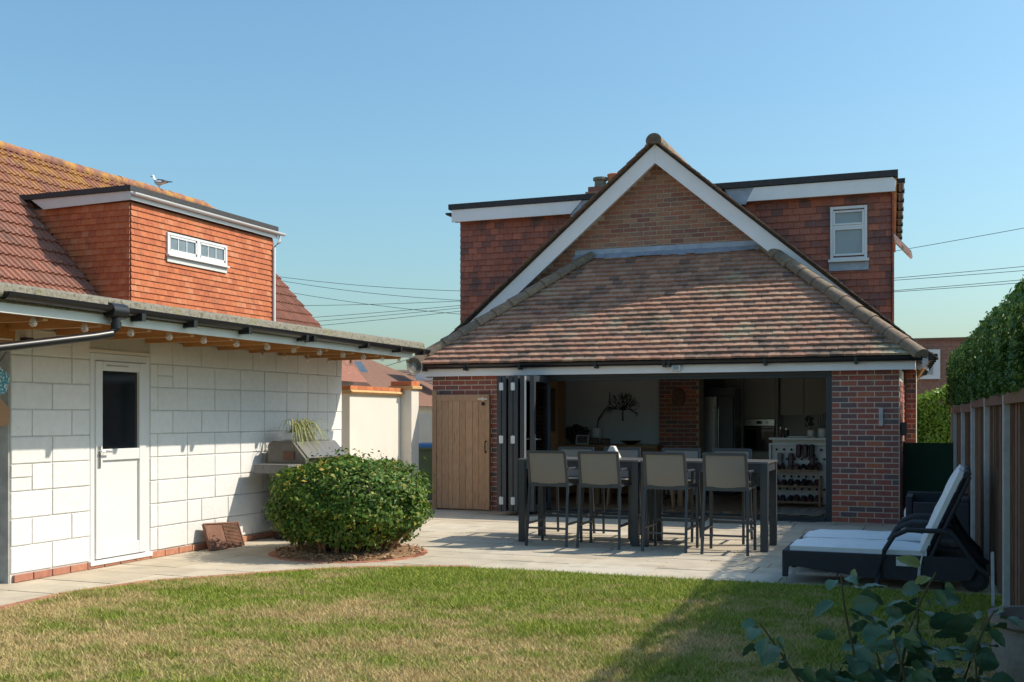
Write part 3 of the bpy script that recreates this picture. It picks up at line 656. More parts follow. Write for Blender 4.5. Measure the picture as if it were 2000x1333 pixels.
MB().tube([(-5.82, 19.0, 1.2), (-5.78, 19.0, 1.4), (-5.66, 19.0, 1.58), (-5.58, 19.02, 1.68), (-5.57, 19.02, 1.9)], .02, 7, .008).build('dried_stem', 'dark_wood', o, smooth=True)
def leafcloud(name, n, cf, size, m, parent, kind='stuff', up=.3):
    """n leaf-shaped quads; cf(n)-> centres (n,3), outward normals (n,3)"""
    c, nr = cf(n); n = len(c)
    nr = nr + rng.normal(0, .55, (n, 3)); nr /= np.linalg.norm(nr, axis=1)[:, None] + 1e-9
    t = rng.normal(0, 1, (n, 3)); t[:, 2] += up; t -= nr * (t * nr).sum(1)[:, None]; t /= np.linalg.norm(t, axis=1)[:, None] + 1e-9
    b = np.cross(nr, t); s = (size * rng.uniform(.6, 1.35, n))[:, None]
    V = np.empty((n, 4, 3)); V[:, 0] = c - t * s * .5; V[:, 1] = c + b * s * .27 + nr * s * .07 + t * s * .05; V[:, 2] = c + t * s * .5 - nr * s * .06; V[:, 3] = c - b * s * .27 + nr * s * .07 + t * s * .05
    return np_mesh(name, V.reshape(-1, 3), np.arange(n * 4).reshape(n, 4), m, parent, kind)
def ellip(cx, cy, cz, rx, ry, rz, shell=.75):
    def f(n):
        d = rng.normal(0, 1, (n, 3)); d /= np.linalg.norm(d, axis=1)[:, None]
        return d * (shell + (1 - shell) * rng.random((n, 1)) ** .5) * np.array((rx, ry, rz)) + np.array((cx, cy, cz)), d
    return f
o = thing('pot_plant', 'dark bushy house plant on the sideboard beside white vase', 'plant', (-6.2, 18.95, .96))
leafcloud('foliage', 500, ellip(-6.2, 18.95, 1.17, .26, .14, .15, .3), .06, 'plant_dark', o); MB().lathe([(.08, 0), (.1, .12), (.09, .12)], 16, (-6.2, 18.95, .96)).build('pot', 'dark_wood', o)
o = MB().lathe([(.06, 0), (.18, .06), (.2, .07), (.17, .06), (.05, .015)], 20, (-5.15, 18.9, .962)).build('fruit_bowl', 'dark_wood', smooth=True); tag(o, 'shallow dark wooden bowl on the oak sideboard', 'bowl')
o = thing('tall_cabinet', 'tall dark wood cabinet in dining room beside bifold doors', 'cabinet', (-6.55, 18.2, .04)); bx('carcass', 'oak', o, -6.95, -6.25, 18.1, 18.55, .04, 2.2); bx('door', 'dark_wood', o, -6.55, -6.29, 18.08, 18.1, 1.2, 1.95, bev=.004)
bx('shelf', 'oak', o, -6.9, -6.27, 18.05, 18.1, .95, 1.0)
pl = thing('pendant_light', 'pendant lamp with three white glass shades below dining ceiling', 'lamp', (-5.58, 17, 2.32))
for x in (-5.8, -5.57, -5.4):
    MB().lathe([(.02, .1), (.06, .06), (.1, .0), (.095, 0), (.05, .05)], 14, (x, 17, 2.07)).build('shade', 'ceramic', pl, smooth=True)
MB().tube([(-5.8, 17, 2.17), (-5.4, 17, 2.17)], .012, 6).tube([(-5.58, 17, 2.17), (-5.58, 17, 2.32)], .012, 6).build('arm', 'steel', pl)
# dining table with chairs
dt = thing('dining_table', 'oak dining table inside, seen beyond the bar table', 'table', (-4.6, 17.6, .04))
bx('top', 'oak', dt, -5.4, -3.75, 17.15, 18.05, .72, .76, bev=.004)
for x in (-5.3, -3.92):
    for y in (17.2, 17.9): bx('leg', 'oak', dt, x, x + .08, y, y + .08, .042, .72)
dc = thing('dining_chair', 'pale oak dining chair with dark back inside the doors, nearest the bifold leaves', 'chair', (0, 0, 0), 'dining chairs inside the doors')
MB().box(-.22, .22, -.2, .22, .42, .47).build('seat', 'oak', dc, bev=.01); MB().box(-.21, .21, -.22, -.19, .5, .88).build('backrest', 'dark_wood', dc, bev=.01)
for x in (-.19, .19):
    for y in (-.18, .19): MB().tube([(x * 1.15, y * 1.15, 0), (x, y, .43)], .018, 8, .024).build('leg', 'oak', dc)
for i, (x, y, a) in enumerate(((-5.25, 16.95, 5), (-4.7, 16.9, -8), (-4.15, 16.95, 10))):
    c = dc if i == 0 else copy_tree(dc)
    c.location = (x, y, .042); c.rotation_euler = (0, 0, R(a))
    if i: c['label'] = ['', 'pale oak dining chair with dark back inside the doors, middle of three', 'pale oak dining chair with dark back inside the doors, toward the fridge'][i]
# kitchen
k = thing('fridge', 'tall steel fridge freezer with long handles beside brick pier', 'fridge', (-3.9, 20.3, .04))
bx('body', 'anthracite', k, -4.12, -3.5, 20.0, 20.65, .06, 1.98); bx('door', 'steel', k, -4.1, -3.82, 19.94, 19.998, .1, 1.83, bev=.01); bx('door', 'anthracite', k, -3.81, -3.52, 19.94, 19.998, .1, 1.83, bev=.01)
for x in (-3.85, -3.78): MB().tube([(x, 19.94, .7), (x, 19.89, .75), (x, 19.88, 1.2), (x, 19.89, 1.6), (x, 19.94, 1.65)], .012, 7).build('handle', 'steel', k)
kc = thing('kitchen_cabinets', 'pale greige handleless kitchen cabinets along back wall', 'cabinet', (-2.8, 21.8, .04))
bx('tall_door', 'cabinet', kc, -3.98, -3.62, 21.6, 22.2, .1, 2.28, bev=.004); bx('tall_door', 'cabinet', kc, -3.61, -3.0, 21.6, 22.2, 1.42, 2.28, bev=.004); bx('plinth', 'cabinet', kc, -3.61, -3.0, 21.6, 22.2, .1, .78)
bx('end_panel', 'interior_white', kc, -2.99, -2.95, 21.55, 22.2, .1, 2.28)
for i in range(3): bx('wall_door', 'cabinet', kc, -2.93 + i * .45, -2.49 + i * .45, 21.75, 22.2, 1.49, 2.28, bev=.004)
bx('worktop', 'ceramic', kc, -2.94, -1.0, 21.55, 22.2, .9, .94); bx('base_units', 'cabinet', kc, -2.94, -1.0, 21.6, 22.19, .1, .9)
ov = thing('oven', 'built-in black glass oven with steel control panel', 'oven', (-3.3, 21.6, .8))
bx('body', 'anthracite', ov, -3.60, -3.01, 21.6, 22.15, .80, 1.415); bx('door', 'dark_glass', ov, -3.59, -3.02, 21.575, 21.6, .82, 1.27, bev=.004); cp = bx('control_panel', 'steel', ov, -3.59, -3.02, 21.575, 21.6, 1.285, 1.405)
bx('display', 'dark_glass', cp, -3.36, -3.25, 21.568, 21.575, 1.315, 1.375); MB().tube([(-3.55, 21.54, 1.225), (-3.06, 21.54, 1.225)], .01, 7).build('handle', 'steel', ov)
for x in (-3.46, -3.16): MB().lathe([(.001, .02), (.02, .018), (.02, 0)], 12, T=Matrix.Translation((x, 21.575, 1.345)) @ Matrix.Rotation(R(90), 4, 'X')).build('knob', 'upvc', cp)
isl = thing('kitchen_island', 'white-edged kitchen island whose pegboard side faces the doors', 'kitchen island', (-2.1, 18.3, .04))
bx('worktop', 'ceramic', isl, -2.6, -1.3, 17.95, 18.75, 1.085, 1.12, bev=.004); bx('cabinet', 'cabinet', isl, -2.56, -1.35, 18.06, 18.7, .05, 1.085)
pg = bx('pegboard', 'interior_white', isl, -2.56, -1.35, 18.03, 18.058, .06, 1.0)
MB().box(-2.60, -2.57, 17.97, 18.03, .05, 1.0).box(-2.60, -1.35, 17.97, 18.03, 1.0, 1.03).build('white_trim', 'upvc', isl)
hm = MB().lathe([(.012, 0), (.012, .045), (.02, .05), (.001, .055)], 8, T=Matrix.Rotation(R(90), 4, 'X')).mesh('peg', 'black_metal')
for r_ in range(4):
    for i in range(9):
        z = (.93, .78, .5, .3)[r_]; q = link('peg', hm, pg); q.location = Vector((-2.48 + i * .115 + (.05 if r_ % 2 else 0), 18.03, z)) - wloc(isl)
sr = thing('shoe_rack', 'slatted pine shoe rack full of shoes below pegboard', 'shoe rack', (-2.15, 17.85, .04))
for z in (.1, .35, .6):
    for y in (17.72, 17.8, 17.88, 17.96): bx('slat', 'oak', sr, -2.54, -1.8, y, y + .035, z, z + .018)
for x in (-2.56, -1.80):
    for y in (17.72, 17.96): bx('upright', 'oak', sr, x, x + .028, y, y + .028, .042, .64 if x < -2 else .48)
sh = MB(); prof_s = [(-.13, .045, .05), (-.12, .052, .085), (-.06, .05, .09), (0, .045, .065), (.06, .05, .05), (.11, .045, .04), (.135, .025, .025)]
vs = []; fs = []
for y, w_, h_ in prof_s: vs += [(-w_, y, 0), (w_, y, 0), (w_ * .95, y, h_ * .6), (w_ * .5, y, h_), (-w_ * .5, y, h_), (-w_ * .95, y, h_ * .6)]
for i in range(len(prof_s) - 1):
    for j in range(6): fs.append((i * 6 + j, i * 6 + (j + 1) % 6, i * 6 + 6 + (j + 1) % 6, i * 6 + 6 + j))
fs += [tuple(range(5, -1, -1)), tuple(range(36, 42))]; sh.add(vs, fs); shm = sh.mesh('shoe', 'shoe', smooth=True)
for z, nm in ((.118, 'shoe on the bottom shelf of the pine rack'), (.368, 'shoe on the middle shelf of the pine rack'), (.618, 'shoe on the top shelf of the pine rack')):
    for i in range(7):
        o = link('shoe', shm); o.location = (-2.47 + i * .105 + rs.uniform(-.008, .008), 17.86, z); o.rotation_euler = (0, 0, R(180 + rs.uniform(-8, 8))); o.scale = (.95, .9, rs.uniform(.95, 1.6 if z > .5 and i > 3 else 1.2)); tag(o, nm, 'shoe', 'shoes on the rack, ' + nm[12:24])
for i in range(6):
    o = link('shoe', shm); o.location = ((-2.13, -2.03, -1.93, -2.42, -2.25, -1.92)[i], 17.955, (.9, .9, .9, .76, .76, .75)[i]); o.rotation_euler = (R(-68), 0, R(180)); o.scale = (.9, .8, .9); tag(o, 'shoe hung toe-down on pegs of the white pegboard', 'shoe', 'shoes on the pegboard')
# worktop things
for i, (x, y, r_, h_, m_, nm, lb, ct) in enumerate(((-1.97, 18.2, .055, .12, 'ceramic', 'plant_pot', 'white plant pot with small leafy plant on island worktop', 'pot'), (-1.80, 18.25, .06, .15, 'ceramic', 'utensil_jar', 'white ceramic jar with utensils on island worktop', 'jar'),
        (-2.46, 18.3, .03, .14, 'rust', 'sauce_bottle', 'slim red sauce bottle on island worktop', 'bottle'), (-2.36, 18.25, .045, .12, 'black_metal', 'coffee_jar', 'dark lidded jar beside red bottle on worktop', 'jar'))):
    o = thing(nm, lb, ct, (x, y, 1.12)); MB().lathe([(r_ * .85, 0), (r_, h_ * .2), (r_, h_ * .85), (r_ * .8, h_), (r_ * .6, h_)], 14, (x, y, 1.12)).build('body', m_, o, smooth=True)
    if i == 0: leafcloud('foliage', 40, ellip(x - .02, y, 1.38, .07, .05, .1, .3), .07, 'plant_dark', o); MB().tube([(x, y, 1.22), (x - .01, y, 1.42)], .006, 5).build('stem', 'stem', o)
    elif i == 1:
        for q in range(4): MB().tube([(x + q * .02 - .03, y, 1.2), (x + q * .04 - .06, y, 1.42 + .04 * q)], .006, 5).build('utensil', 'black_metal', o)
    else: MB().lathe([(r_ * .5, h_), (r_ * .5, h_ + .03), (r_ * .3, h_ + .035)], 10, (x, y, 1.12)).build('cap', 'steel', o)
o = MB().box(-2.32, -2.0, 18.05, 18.25, 1.122, 1.145).build('tray', 'steel', bev=.008); tag(o, 'flat grey tray on the island worktop', 'tray')
o = MB().box(-2.5, -1.6, 16.2, 17.35, .043, .052).build('rug', 'rug'); tag(o, 'striped woven rug on oak floor inside doors', 'rug')
rd = thing('radiator', 'small white oil radiator on the floor below brick pier', 'radiator', (-4.2, 18.85, .04))
for i in range(9): bx('fin', 'upvc', rd, -4.5 + i * .07, -4.46 + i * .07, 18.78, 18.92, .1, .55, bev=.01)
bx('foot', 'black_plastic', rd, -4.48, -3.92, 18.8, 18.9, .042, .1)

# ---------------------------------------------------------------- garage
GB = Vector((-7.55, 10, 0)); GX = -7.55
gar = thing('garage', 'white painted block garage with flat overhanging felt roof', 'garage', GB)
gw = MB().box(GX - .2, GX - .012, 7.29, 8.25, -.05, 2.3).box(GX - .2, GX - .012, 9.09, 12.95, -.05, 2.3).box(GX - .2, GX - .012, 8.25, 9.09, 2.07, 2.3).box(-12, GX - .2, 7.29, 7.5, -.05, 2.3).box(-12, GX - .2, 12.75, 12.95, -.05, 2.3).box(-12.2, -12, 7.29, 12.95, -.05, 2.3)
gw = gw.build('wall', 'white_mortar', gar)
bkm = MB().box(-.02, .012, -.225, .225, -.115, .115); bkmm = bkm.mesh('block', 'white_block', bev=.008)
z = .075; kk = 0
BH = .2405
while z < 2.25:
    y = 7.29 - (.24 if kk % 2 else 0)
    while y < 12.94:
        L = .48 if rs.random() > .12 else .24
        a, b = max(y, 7.29), min(y + L, 12.945); y += L
        for lo, hi in ((7.29, 8.245), (9.095, 12.945)) if z < 2.03 else ((7.29, 12.945),):
            c, d = max(a, lo), min(b, hi); top = min(z + BH, 2.29)
            if d - c > .06:
                if rs.random() < .1 and d - c < .3:
                    for q in range(2):
                        o = link('block', bkmm, gw); o.matrix_local = Matrix.Translation(Vector((GX - .012 + rs.uniform(-.002, .003), (c + d) / 2, z + (q + .5) * (top - z) / 2)) - GB) @ Matrix.Diagonal((1, (d - c - .009) / .45, ((top - z) / 2 - .008) / .23, 1))
                else:
                    o = link('block', bkmm, gw); o.matrix_local = Matrix.Translation(Vector((GX - .012 + rs.uniform(-.002, .003), (c + d) / 2, (z + top) / 2)) - GB) @ Matrix.Rotation(R(rs.uniform(-.3, .3)), 4, 'X') @ Matrix.Diagonal((1, (d - c - .009) / .45, (top - z - .009) / .23, 1))
    z += BH; kk += 1
# red brick plinth
pbm = MB().box(-.012, .012, -.105, .105, -.03, .032).mesh('plinth_brick', 'edging_brick', bev=.003)
y = 7.42
while y < 12.9:
    o = link('plinth_brick', pbm, gw); o.matrix_local = Matrix.Translation(Vector((GX + .004, y, .035)) - GB); y += .222
bx('end_face', 'grey_render', gar, -12.1, GX - .014, 7.272, 7.288, -.05, 2.3)
# roof slab, fascia, joists, gutter
RX, RY0, RY1 = -6.45, 5.2, 13.16
rf = MB().box(-12.4, RX - .02, RY0, RY1, 2.30, 2.40).build('roof', 'felt_mossy', gar)
MB().prism([(RX - .09, 2.335), (RX + .02, 2.335), (RX + .035, 2.36), (RX + .02, 2.43), (RX - .02, 2.45), (RX - .09, 2.41)], 'y', RY0, RY1 + .02, ).build('kerb', 'felt_mossy', rf, bev=.008)
MB().prism([(-12.4, 2.335), (RX - .1, 2.335), (RX - .1, 2.43), (-12.4, 2.43)], 'y', RY1 - .06, RY1 + .03).build('kerb', 'felt_mossy', rf)
bx('fascia', 'fascia_grey', rf, RX - .055, RX - .03, RY0, 12.93, 2.225, 2.335, bev=.003)
bx('fascia', 'fascia_grey', rf, -12, RX - .056, 12.92, 12.945, 2.235, 2.3)
for i in range(60):
    y = 5.25 + i * .127
    if y < 12.9: bx('soffit_board', 'soffit_wood', rf, GX - .01, RX - .06, y, y + .122, 2.282, 2.299)
for y in np.arange(5.4, 12.95, .6): bx('joist', 'soffit_wood', rf, GX + .012, RX - .058, y, y + .05, 2.2, 2.282)
bx('wall_plate', 'soffit_wood', rf, GX + .012, GX + .06, 5.2, 7.28, 2.1, 2.28)
gg = half_gutter((RX + .03, 6.13, 2.375), (RX + .03, 13.24, 2.345), .058, 'gutter', 'black_plastic', gar)
for y in (7.55, 8.25, 9.1, 10.15, 10.3, 11.5, 12.35, 13.0):
    bx('gutter_bracket', 'black_plastic', gg, RX - .03, RX + .095, y, y + .05, 2.27, 2.335)
dpipe = MB().tube([(RX + .03, 7.31, 2.32), (RX + .03, 7.31, 2.20), (RX + .02, 7.27, 2.145), (RX - .02, 7.1, 2.11), (RX - .45, 5.6, 1.85)], .036, 12).tube([(RX + .03, 7.31, 2.24), (RX + .03, 7.31, 2.19)], .043, 12).tube([(RX + .03, 7.22, 2.335), (RX + .03, 7.40, 2.335)], .066, 12)
dpipe.build('downpipe', 'black_plastic', gar, smooth=True)
MB().tube([(GX + .05, 7.25, 2.12), (GX + .05, 5.6, 2.12)], .014, 6).build('conduit', 'upvc', gar); bx('junction_box', 'black_plastic', gar, GX + .014, GX + .08, 7.38, 7.47, 2.08, 2.15)
# door
gd = MB().box(GX - .06, GX - .004, 8.25, 8.31, .06, 2.065).box(GX - .06, GX - .004, 9.03, 9.09, .06, 2.065).box(GX - .06, GX - .004, 8.31, 9.03, 1.995, 2.065).box(GX - .06, GX + .03, 8.22, 9.1, .03, .075).build('door_frame', 'upvc', gar, bev=.006)
bx('door_trim', 'cream_render', gar, GX - .05, GX + .006, 8.22, 9.10, 2.068, 2.10)
dl = MB()
dl.box(GX - .05, GX + .012, 8.31, 8.40, .085, 1.99).box(GX - .05, GX + .012, 8.92, 9.02, .085, 1.99).box(GX - .05, GX + .012, 8.40, 8.92, 1.90, 1.99).box(GX - .05, GX + .012, 8.40, 8.92, 1.03, 1.14).box(GX - .05, GX + .012, 8.40, 8.92, .085, .21)
dl = dl.build('door', 'upvc', gar, bev=.006)
bx('pane', 'dark_glass', dl, GX - .03, GX - .02, 8.395, 8.925, 1.135, 1.905); bx('panel', 'upvc', dl, GX - .03, GX - .012, 8.395, 8.925, .205, 1.035)
MB().box(GX + .012, GX + .02, 8.33, 8.365, .96, 1.17).tube([(GX + .015, 8.347, 1.12), (GX + .055, 8.347, 1.12), (GX + .06, 8.37, 1.12), (GX + .06, 8.47, 1.115)], .009, 7).build('handle', 'steel', dl)
bx('vent', 'grey_render', dl, GX + .0125, GX + .017, 8.45, 8.75, 1.945, 1.957)
# round dish light under the canopy end
ol = thing('dish_light', 'dark grey dish-shaped light under canopy end', 'light', (-6.52, 12.95, 2.2))
MB().lathe([(.001, .0), (.06, .012), (.1, .04), (.118, .075), (.108, .075), (.06, .03)], 20, T=Matrix.Translation((-6.52, 12.99, 2.11)) @ Matrix.Rotation(R(80), 4, 'Y') @ Matrix.Rotation(R(35), 4, 'X')).build('dish', 'grill_enamel', ol, smooth=True)
MB().tube([(-6.52, 12.95, 2.26), (-6.52, 12.97, 2.13)], .012, 7).build('arm', 'black_metal', ol)
# string lights
bpr = [(.012, .0), (.014, -.015), (.024, -.035), (.031, -.055), (.03, -.072), (.02, -.088), (.001, -.094)]
bulbm = MB().lathe(bpr, 14).mesh('bulb', 'bulb_glass', smooth=True); sockm = MB().lathe([(.017, 0), (.019, .01), (.019, .05), (.012, .06)], 10).mesh('bulb_socket', 'black_plastic')
filam = MB().lathe([(.005, -.01), (.012, -.035), (.009, -.055), (.003, -.06)], 6).mesh('filament', 'filament')
def string(label, ys, x, z, sag):
    t = thing('string_lights', label, 'string lights', (x, ys[0], z))
    pts = []
    for a, b in zip(ys, ys[1:]): pts += [(x, a, z + .055), (x, (a + b) / 2, z + .055 - sag)]
    pts.append((x, ys[-1], z + .055)); MB().tube(pts, .005, 5).build('cord', 'black_plastic', t)
    for y in ys:
        s_ = link('bulb_socket', sockm, t); s_.location = Vector((x, y, z)) - t.location
        b_ = link('bulb', bulbm, s_); link('filament', filam, s_)
string('row of clear festoon bulbs on black cord along the white fascia', [5.9, 6.55, 7.1, 7.65, 8.16, 8.66, 9.18, 9.72, 10.22, 10.75, 11.27, 11.76, 12.24, 12.7], -6.56, 2.24, .012)
string('row of festoon bulbs on black cord tucked beneath joists beside the wall', [10.71, 11.18, 11.69, 12.18, 12.74], -7.3, 2.22, .02)
# hanging wooden sign at left
o = thing('hanging_ornament', 'weathered wooden ornament with teal painted top on garage corner', 'ornament', (-7.48, 7.2, 1.55))
MB().prism([(6.95, 1.60), (7.16, 1.66), (7.21, 1.80), (7.0, 1.95)], 'x', -7.50, -7.47).build('painted_board', 'teal_paint', o); MB().prism([(6.9, 1.36), (7.22, 1.38), (7.24, 1.52), (7.02, 1.70), (6.9, 1.7)], 'x', -7.53, -7.505).build('wood_board', 'oak', o)
MB().tube([(-7.5, 7.1, 1.9), (-7.54, 7.3, 2.1)], .004, 5).build('hook', 'black_metal', o)

# ---------------------------------------------------------------- cream garden wall and pillar, bin
cw = thing('garden_wall', 'cream rendered wall with terracotta tile coping beyond garage', 'wall', (-7.7, 14, 0))
bx('render', 'cream_render', cw, -7.82, -7.6, 13.24, 14.76, -.05, 1.78, bev=.006)
MB().prism([(-7.86, 1.77), (-7.56, 1.77), (-7.53, 1.80), (-7.56, 1.83), (-7.86, 1.83), (-7.89, 1.8)], 'y', 13.19, 14.76).build('coping_moulding', 'coping_tan', cw, bev=.004)
for i in range(7): bx('coping_tile', 'terracotta', cw, -7.85, -7.565, 13.2 + i * .222, 13.418 + i * .222, 1.832, 1.885, bev=.004)
cp = thing('gate_pillar', 'cream rendered gate pillar with terracotta cap', 'pillar', (-7.6, 14.9, 0))
bx('render', 'cream_render', cp, -7.75, -7.42, 14.77, 15.02, -.05, 1.87, bev=.006); bx('cap_moulding', 'coping_tan', cp, -7.79, -7.38, 14.73, 15.06, 1.87, 1.92, bev=.01)
for i in range(2): bx('cap_tile', 'terracotta', cp, -7.76, -7.41, 14.75 + i * .145, 14.89 + i * .145, 1.922, 1.99, bev=.005)
bn = thing('wheelie_bin', 'green wheelie bin with blue lid at corner of the house', 'bin', (-8.02, 16.5, 0))
MB().prism([(0, 0)] * 0 or [(-8.2, 16.3), (-7.72, 16.3), (-7.72, 16.8), (-8.2, 16.8)], 'z', .08, .92).build('body', 'bin_green', bn, bev=.02)
bx('rim', 'bin_green', bn, -8.24, -7.68, 16.26, 16.84, .90, .95, bev=.01); MB().prism([(16.27, .95), (16.83, .95), (16.78, 1.02), (16.34, 1.0)], 'x', -8.22, -7.70).build('lid', 'bin_blue', bn, bev=.01)
for x in (-8.2, -7.76): MB().tube([(x, 16.76, .1), (x + .05, 16.76, .1)], .1, 14).build('wheel', 'black_plastic', bn)
# ---------------------------------------------------------------- neighbour's house on the left
NB = Vector((-15, 18, 0))
nh = thing('neighbour_house', 'neighbouring house with brown tiled roof and orange tile-hung dormer', 'house', NB)
def nz(x): return 5.35 + 1.05 * (-16.1 - x)
RXn, EXn = -17.5, -13.2; YE = 23.9
an = math.atan(1.05)
nroof = MB().add([(RXn, 9, nz(RXn)), (RXn, 23.0, nz(RXn)), (-17.05, YE, nz(-17.05)), (EXn, YE, nz(EXn)), (EXn, 9, nz(EXn)), (RXn - 4.2, 9, nz(EXn)), (RXn - 4.2, YE, nz(EXn)), (-17.95, YE, nz(-17.05))],
                  [(0, 1, 2, 3, 4), (0, 5, 6, 7, 1), (1, 7, 2)])
nwall = MB().add([(EXn - .3, 9, 0), (EXn - .3, YE - .2, 0), (EXn - .3, YE - .2, 2.55), (EXn - .3, 9, 2.55), (-21.4, YE - .2, 0), (-21.4, YE - .2, 2.55), (-17.5, YE - .2, 6.2)], [(0, 1, 2, 3), (1, 4, 5, 6, 2)]).build('wall', 'far_render', nh)
nroof = nroof.build('roof', 'roman_tile', nh)
items = []; tw = .30; rt = MB(); npf = 12
pf = []
for i in range(npf + 1):
    u = i / npf; pf.append((-.15 + .30 * u, .032 * max(0, math.sin(u * 2 * math.pi * 2)) ** .7 if True else 0))
L_ = .39
vs = [(x, 0, z + .05) for x, z in pf] + [(x, L_, z + .002) for x, z in pf] + [(x, 0, z + .004) for x, z in pf]; n_ = npf + 1
rt.add(vs, [(i, i + 1, i + 1 + n_, i + n_) for i in range(npf)] + [(i + 1, i, i + 2 * n_, i + 1 + 2 * n_) for i in range(npf)])
rtm = rt.mesh('roof_tile', 'roman_tile')
up = Vector((-math.cos(an), 0, math.sin(an))); Ls = (EXn - RXn) / math.cos(an); gn = .33
B3 = Matrix((( 0, up.x, math.sin(an)), (1, 0, 0), (0, up.z, math.cos(an)))).to_4x4()
DN0, DN1, DXf = 16.08, 20.65, -13.8
for k in range(int(Ls / gn) + 1):
    for j in range(52):
        y = 9.0 + j * tw; p = Vector((EXn, y, nz(EXn))) + up * (k * gn)
        if k * gn > Ls - .12: continue
        if y > YE or (p.x < -17.0 and y > 23.0 + (p.x + 17.5) * 1.8): continue
        if DN0 + .1 < y < DN1 - .1 and p.x > -15.85: continue
        if y < -p.x / 1.053 - 1.2 or p.z < 2.9: continue
        T = Matrix.Translation(p + Vector((math.sin(an), 0, math.cos(an))) * rs.uniform(.008, .014)) @ B3 @ Matrix.Rotation(R(rs.uniform(-.7, .7)), 4, 'Z') @ Matrix.Rotation(R(rs.uniform(-1.1, .1)), 4, 'X')
        items.append((rt, rtm, T))
pieces(items, 300, 'roof_tile', 'roof_tiles_rest', 'roman_tile', nroof, NB)
nrm = MB().prism([(.15 * math.cos(R(t)), .13 * math.sin(R(t))) for t in range(-20, 201, 20)], 'y', -.22, .22).mesh('ridge_tile', 'roman_tile')
for j in range(24):
    o = link('ridge_tile', nrm, nroof); o.matrix_local = Matrix.Translation(Vector((RXn, 12.8 + j * .435, nz(RXn) + .0 + rs.uniform(-.01, .01))) - NB) @ Matrix.Rotation(R(rs.uniform(-1, 1)), 4, 'X')
for j in range(3):
    p = Vector((RXn, 23.0, nz(RXn))).lerp(Vector((-17.05, YE, nz(-17.05))), (j + .5) / 3); o = link('ridge_tile', nrm, nroof)
    o.matrix_local = Matrix.Translation(p - NB) @ (Vector((.45, .9, -.47)).to_track_quat('Y', 'Z').to_matrix().to_4x4())
nd = MB().box(-17, DXf, DN0, DN1, 2.5, 5.42).build('dormer', 'felt', nh)
hp_ = hungproto('hanging_tile_orange', .114); items = []
nwx = (17.05, 18.92, 4.56, 4.985)
hung(None, items, hp_, Matrix.Translation((DXf, 0, 3.2)) @ Matrix.Rotation(R(90), 4, 'Z'), .114, .167, 19, lambda y, z: not (nwx[0] + .07 < y < nwx[1] - .07 and nwx[2] - .1 < z + 3.2 < nwx[3] - .05), DN0, DN1)
items2 = []
hung(None, items2, hp_, Matrix.Translation((0, DN0, 3.2)), .114, .167, 19, lambda x, z: z + 3.2 > nz(x) - .1, -16.2, DXf)
pieces(items + items2, 300, 'hanging_tile', 'hanging_tiles_rest', 'hanging_tile_orange', nd, NB)
MB().prism([(-16.05, 5.56), (DXf + .1, 5.56), (DXf + .1, 5.40), (-15.75, 5.36)], 'y', DN0 - .1, DN0 - .07).build('dormer_fascia', 'fascia_grey', nh)
bx('dormer_felt_roof', 'felt', nh, -16.3, DXf + .12, DN0 - .14, DN1 + .05, 5.565, 5.66)
bx('dormer_fascia', 'upvc', nh, DXf + .08, DXf + .1, DN0 - .07, DN1 + .05, 5.40, 5.56)
half_gutter((DXf + .15, DN0 - .1, 5.53), (DXf + .15, DN1 + .22, 5.53), .055, 'gutter', 'upvc', nh)
MB().tube([(DXf + .14, DN1 + .06, 5.5), (DXf + .14, DN1 + .06, 5.33), (DXf + .05, DN1 - .02, 5.2), (DXf + .05, DN1 - .02, 3.0)], .036, 10).build('downpipe', 'upvc', nh, smooth=True)
bx('corner_board', 'dark_wood', nh, DXf - .05, DXf + .015, DN1 - .09, DN1 - .05, 3.0, 5.3)
wn = MB(); y0, y1, z0, z1 = nwx
X = DXf + .03
wn.box(X - .05, X + .03, y0, y1, z1 - .05, z1).box(X - .05, X + .03, y0, y1, z0, z0 + .06).box(X - .05, X + .03, y0, y0 + .06, z0 + .06, z1 - .05).box(X - .05, X + .03, y1 - .06, y1, z0 + .06, z1 - .05).box(X - .05, X + .03, (y0 + y1) / 2 - .05, (y0 + y1) / 2 + .05, z0 + .06, z1 - .05)
wn = wn.build('window', 'upvc', nh, bev=.006)
for i in range(2):
    for j in range(3):
        a = y0 + .085 + i * .925 + j * .255
        bx('pane', 'grey_pane', wn, X - .01, X + .0, a, a + .235, z0 + .11, z1 - .09)
    a = y0 + .06 + i * .925; MB().box(X - .01, X + .02, a, a + .025, z0 + .06, z1 - .05).box(X - .01, X + .02, a + .79, a + .825, z0 + .06, z1 - .05).box(X - .01, X + .02, a, a + .82, z0 + .06, z0 + .11).box(X - .01, X + .02, a, a + .82, z1 - .09, z1 - .05).box(X - .01, X + .012, a + .26, a + .28, z0 + .1, z1 - .08).box(X - .01, X + .012, a + .515, a + .535, z0 + .1, z1 - .08).build('sash', 'upvc', wn)
bx('sill', 'upvc', wn, X, X + .08, y0 - .02, y1 + .02, z0 - .03, z0); bx('lead_apron', 'fascia_grey', nh, X + .0, X + .02, y0, y1, z0 - .14, z0 - .03)
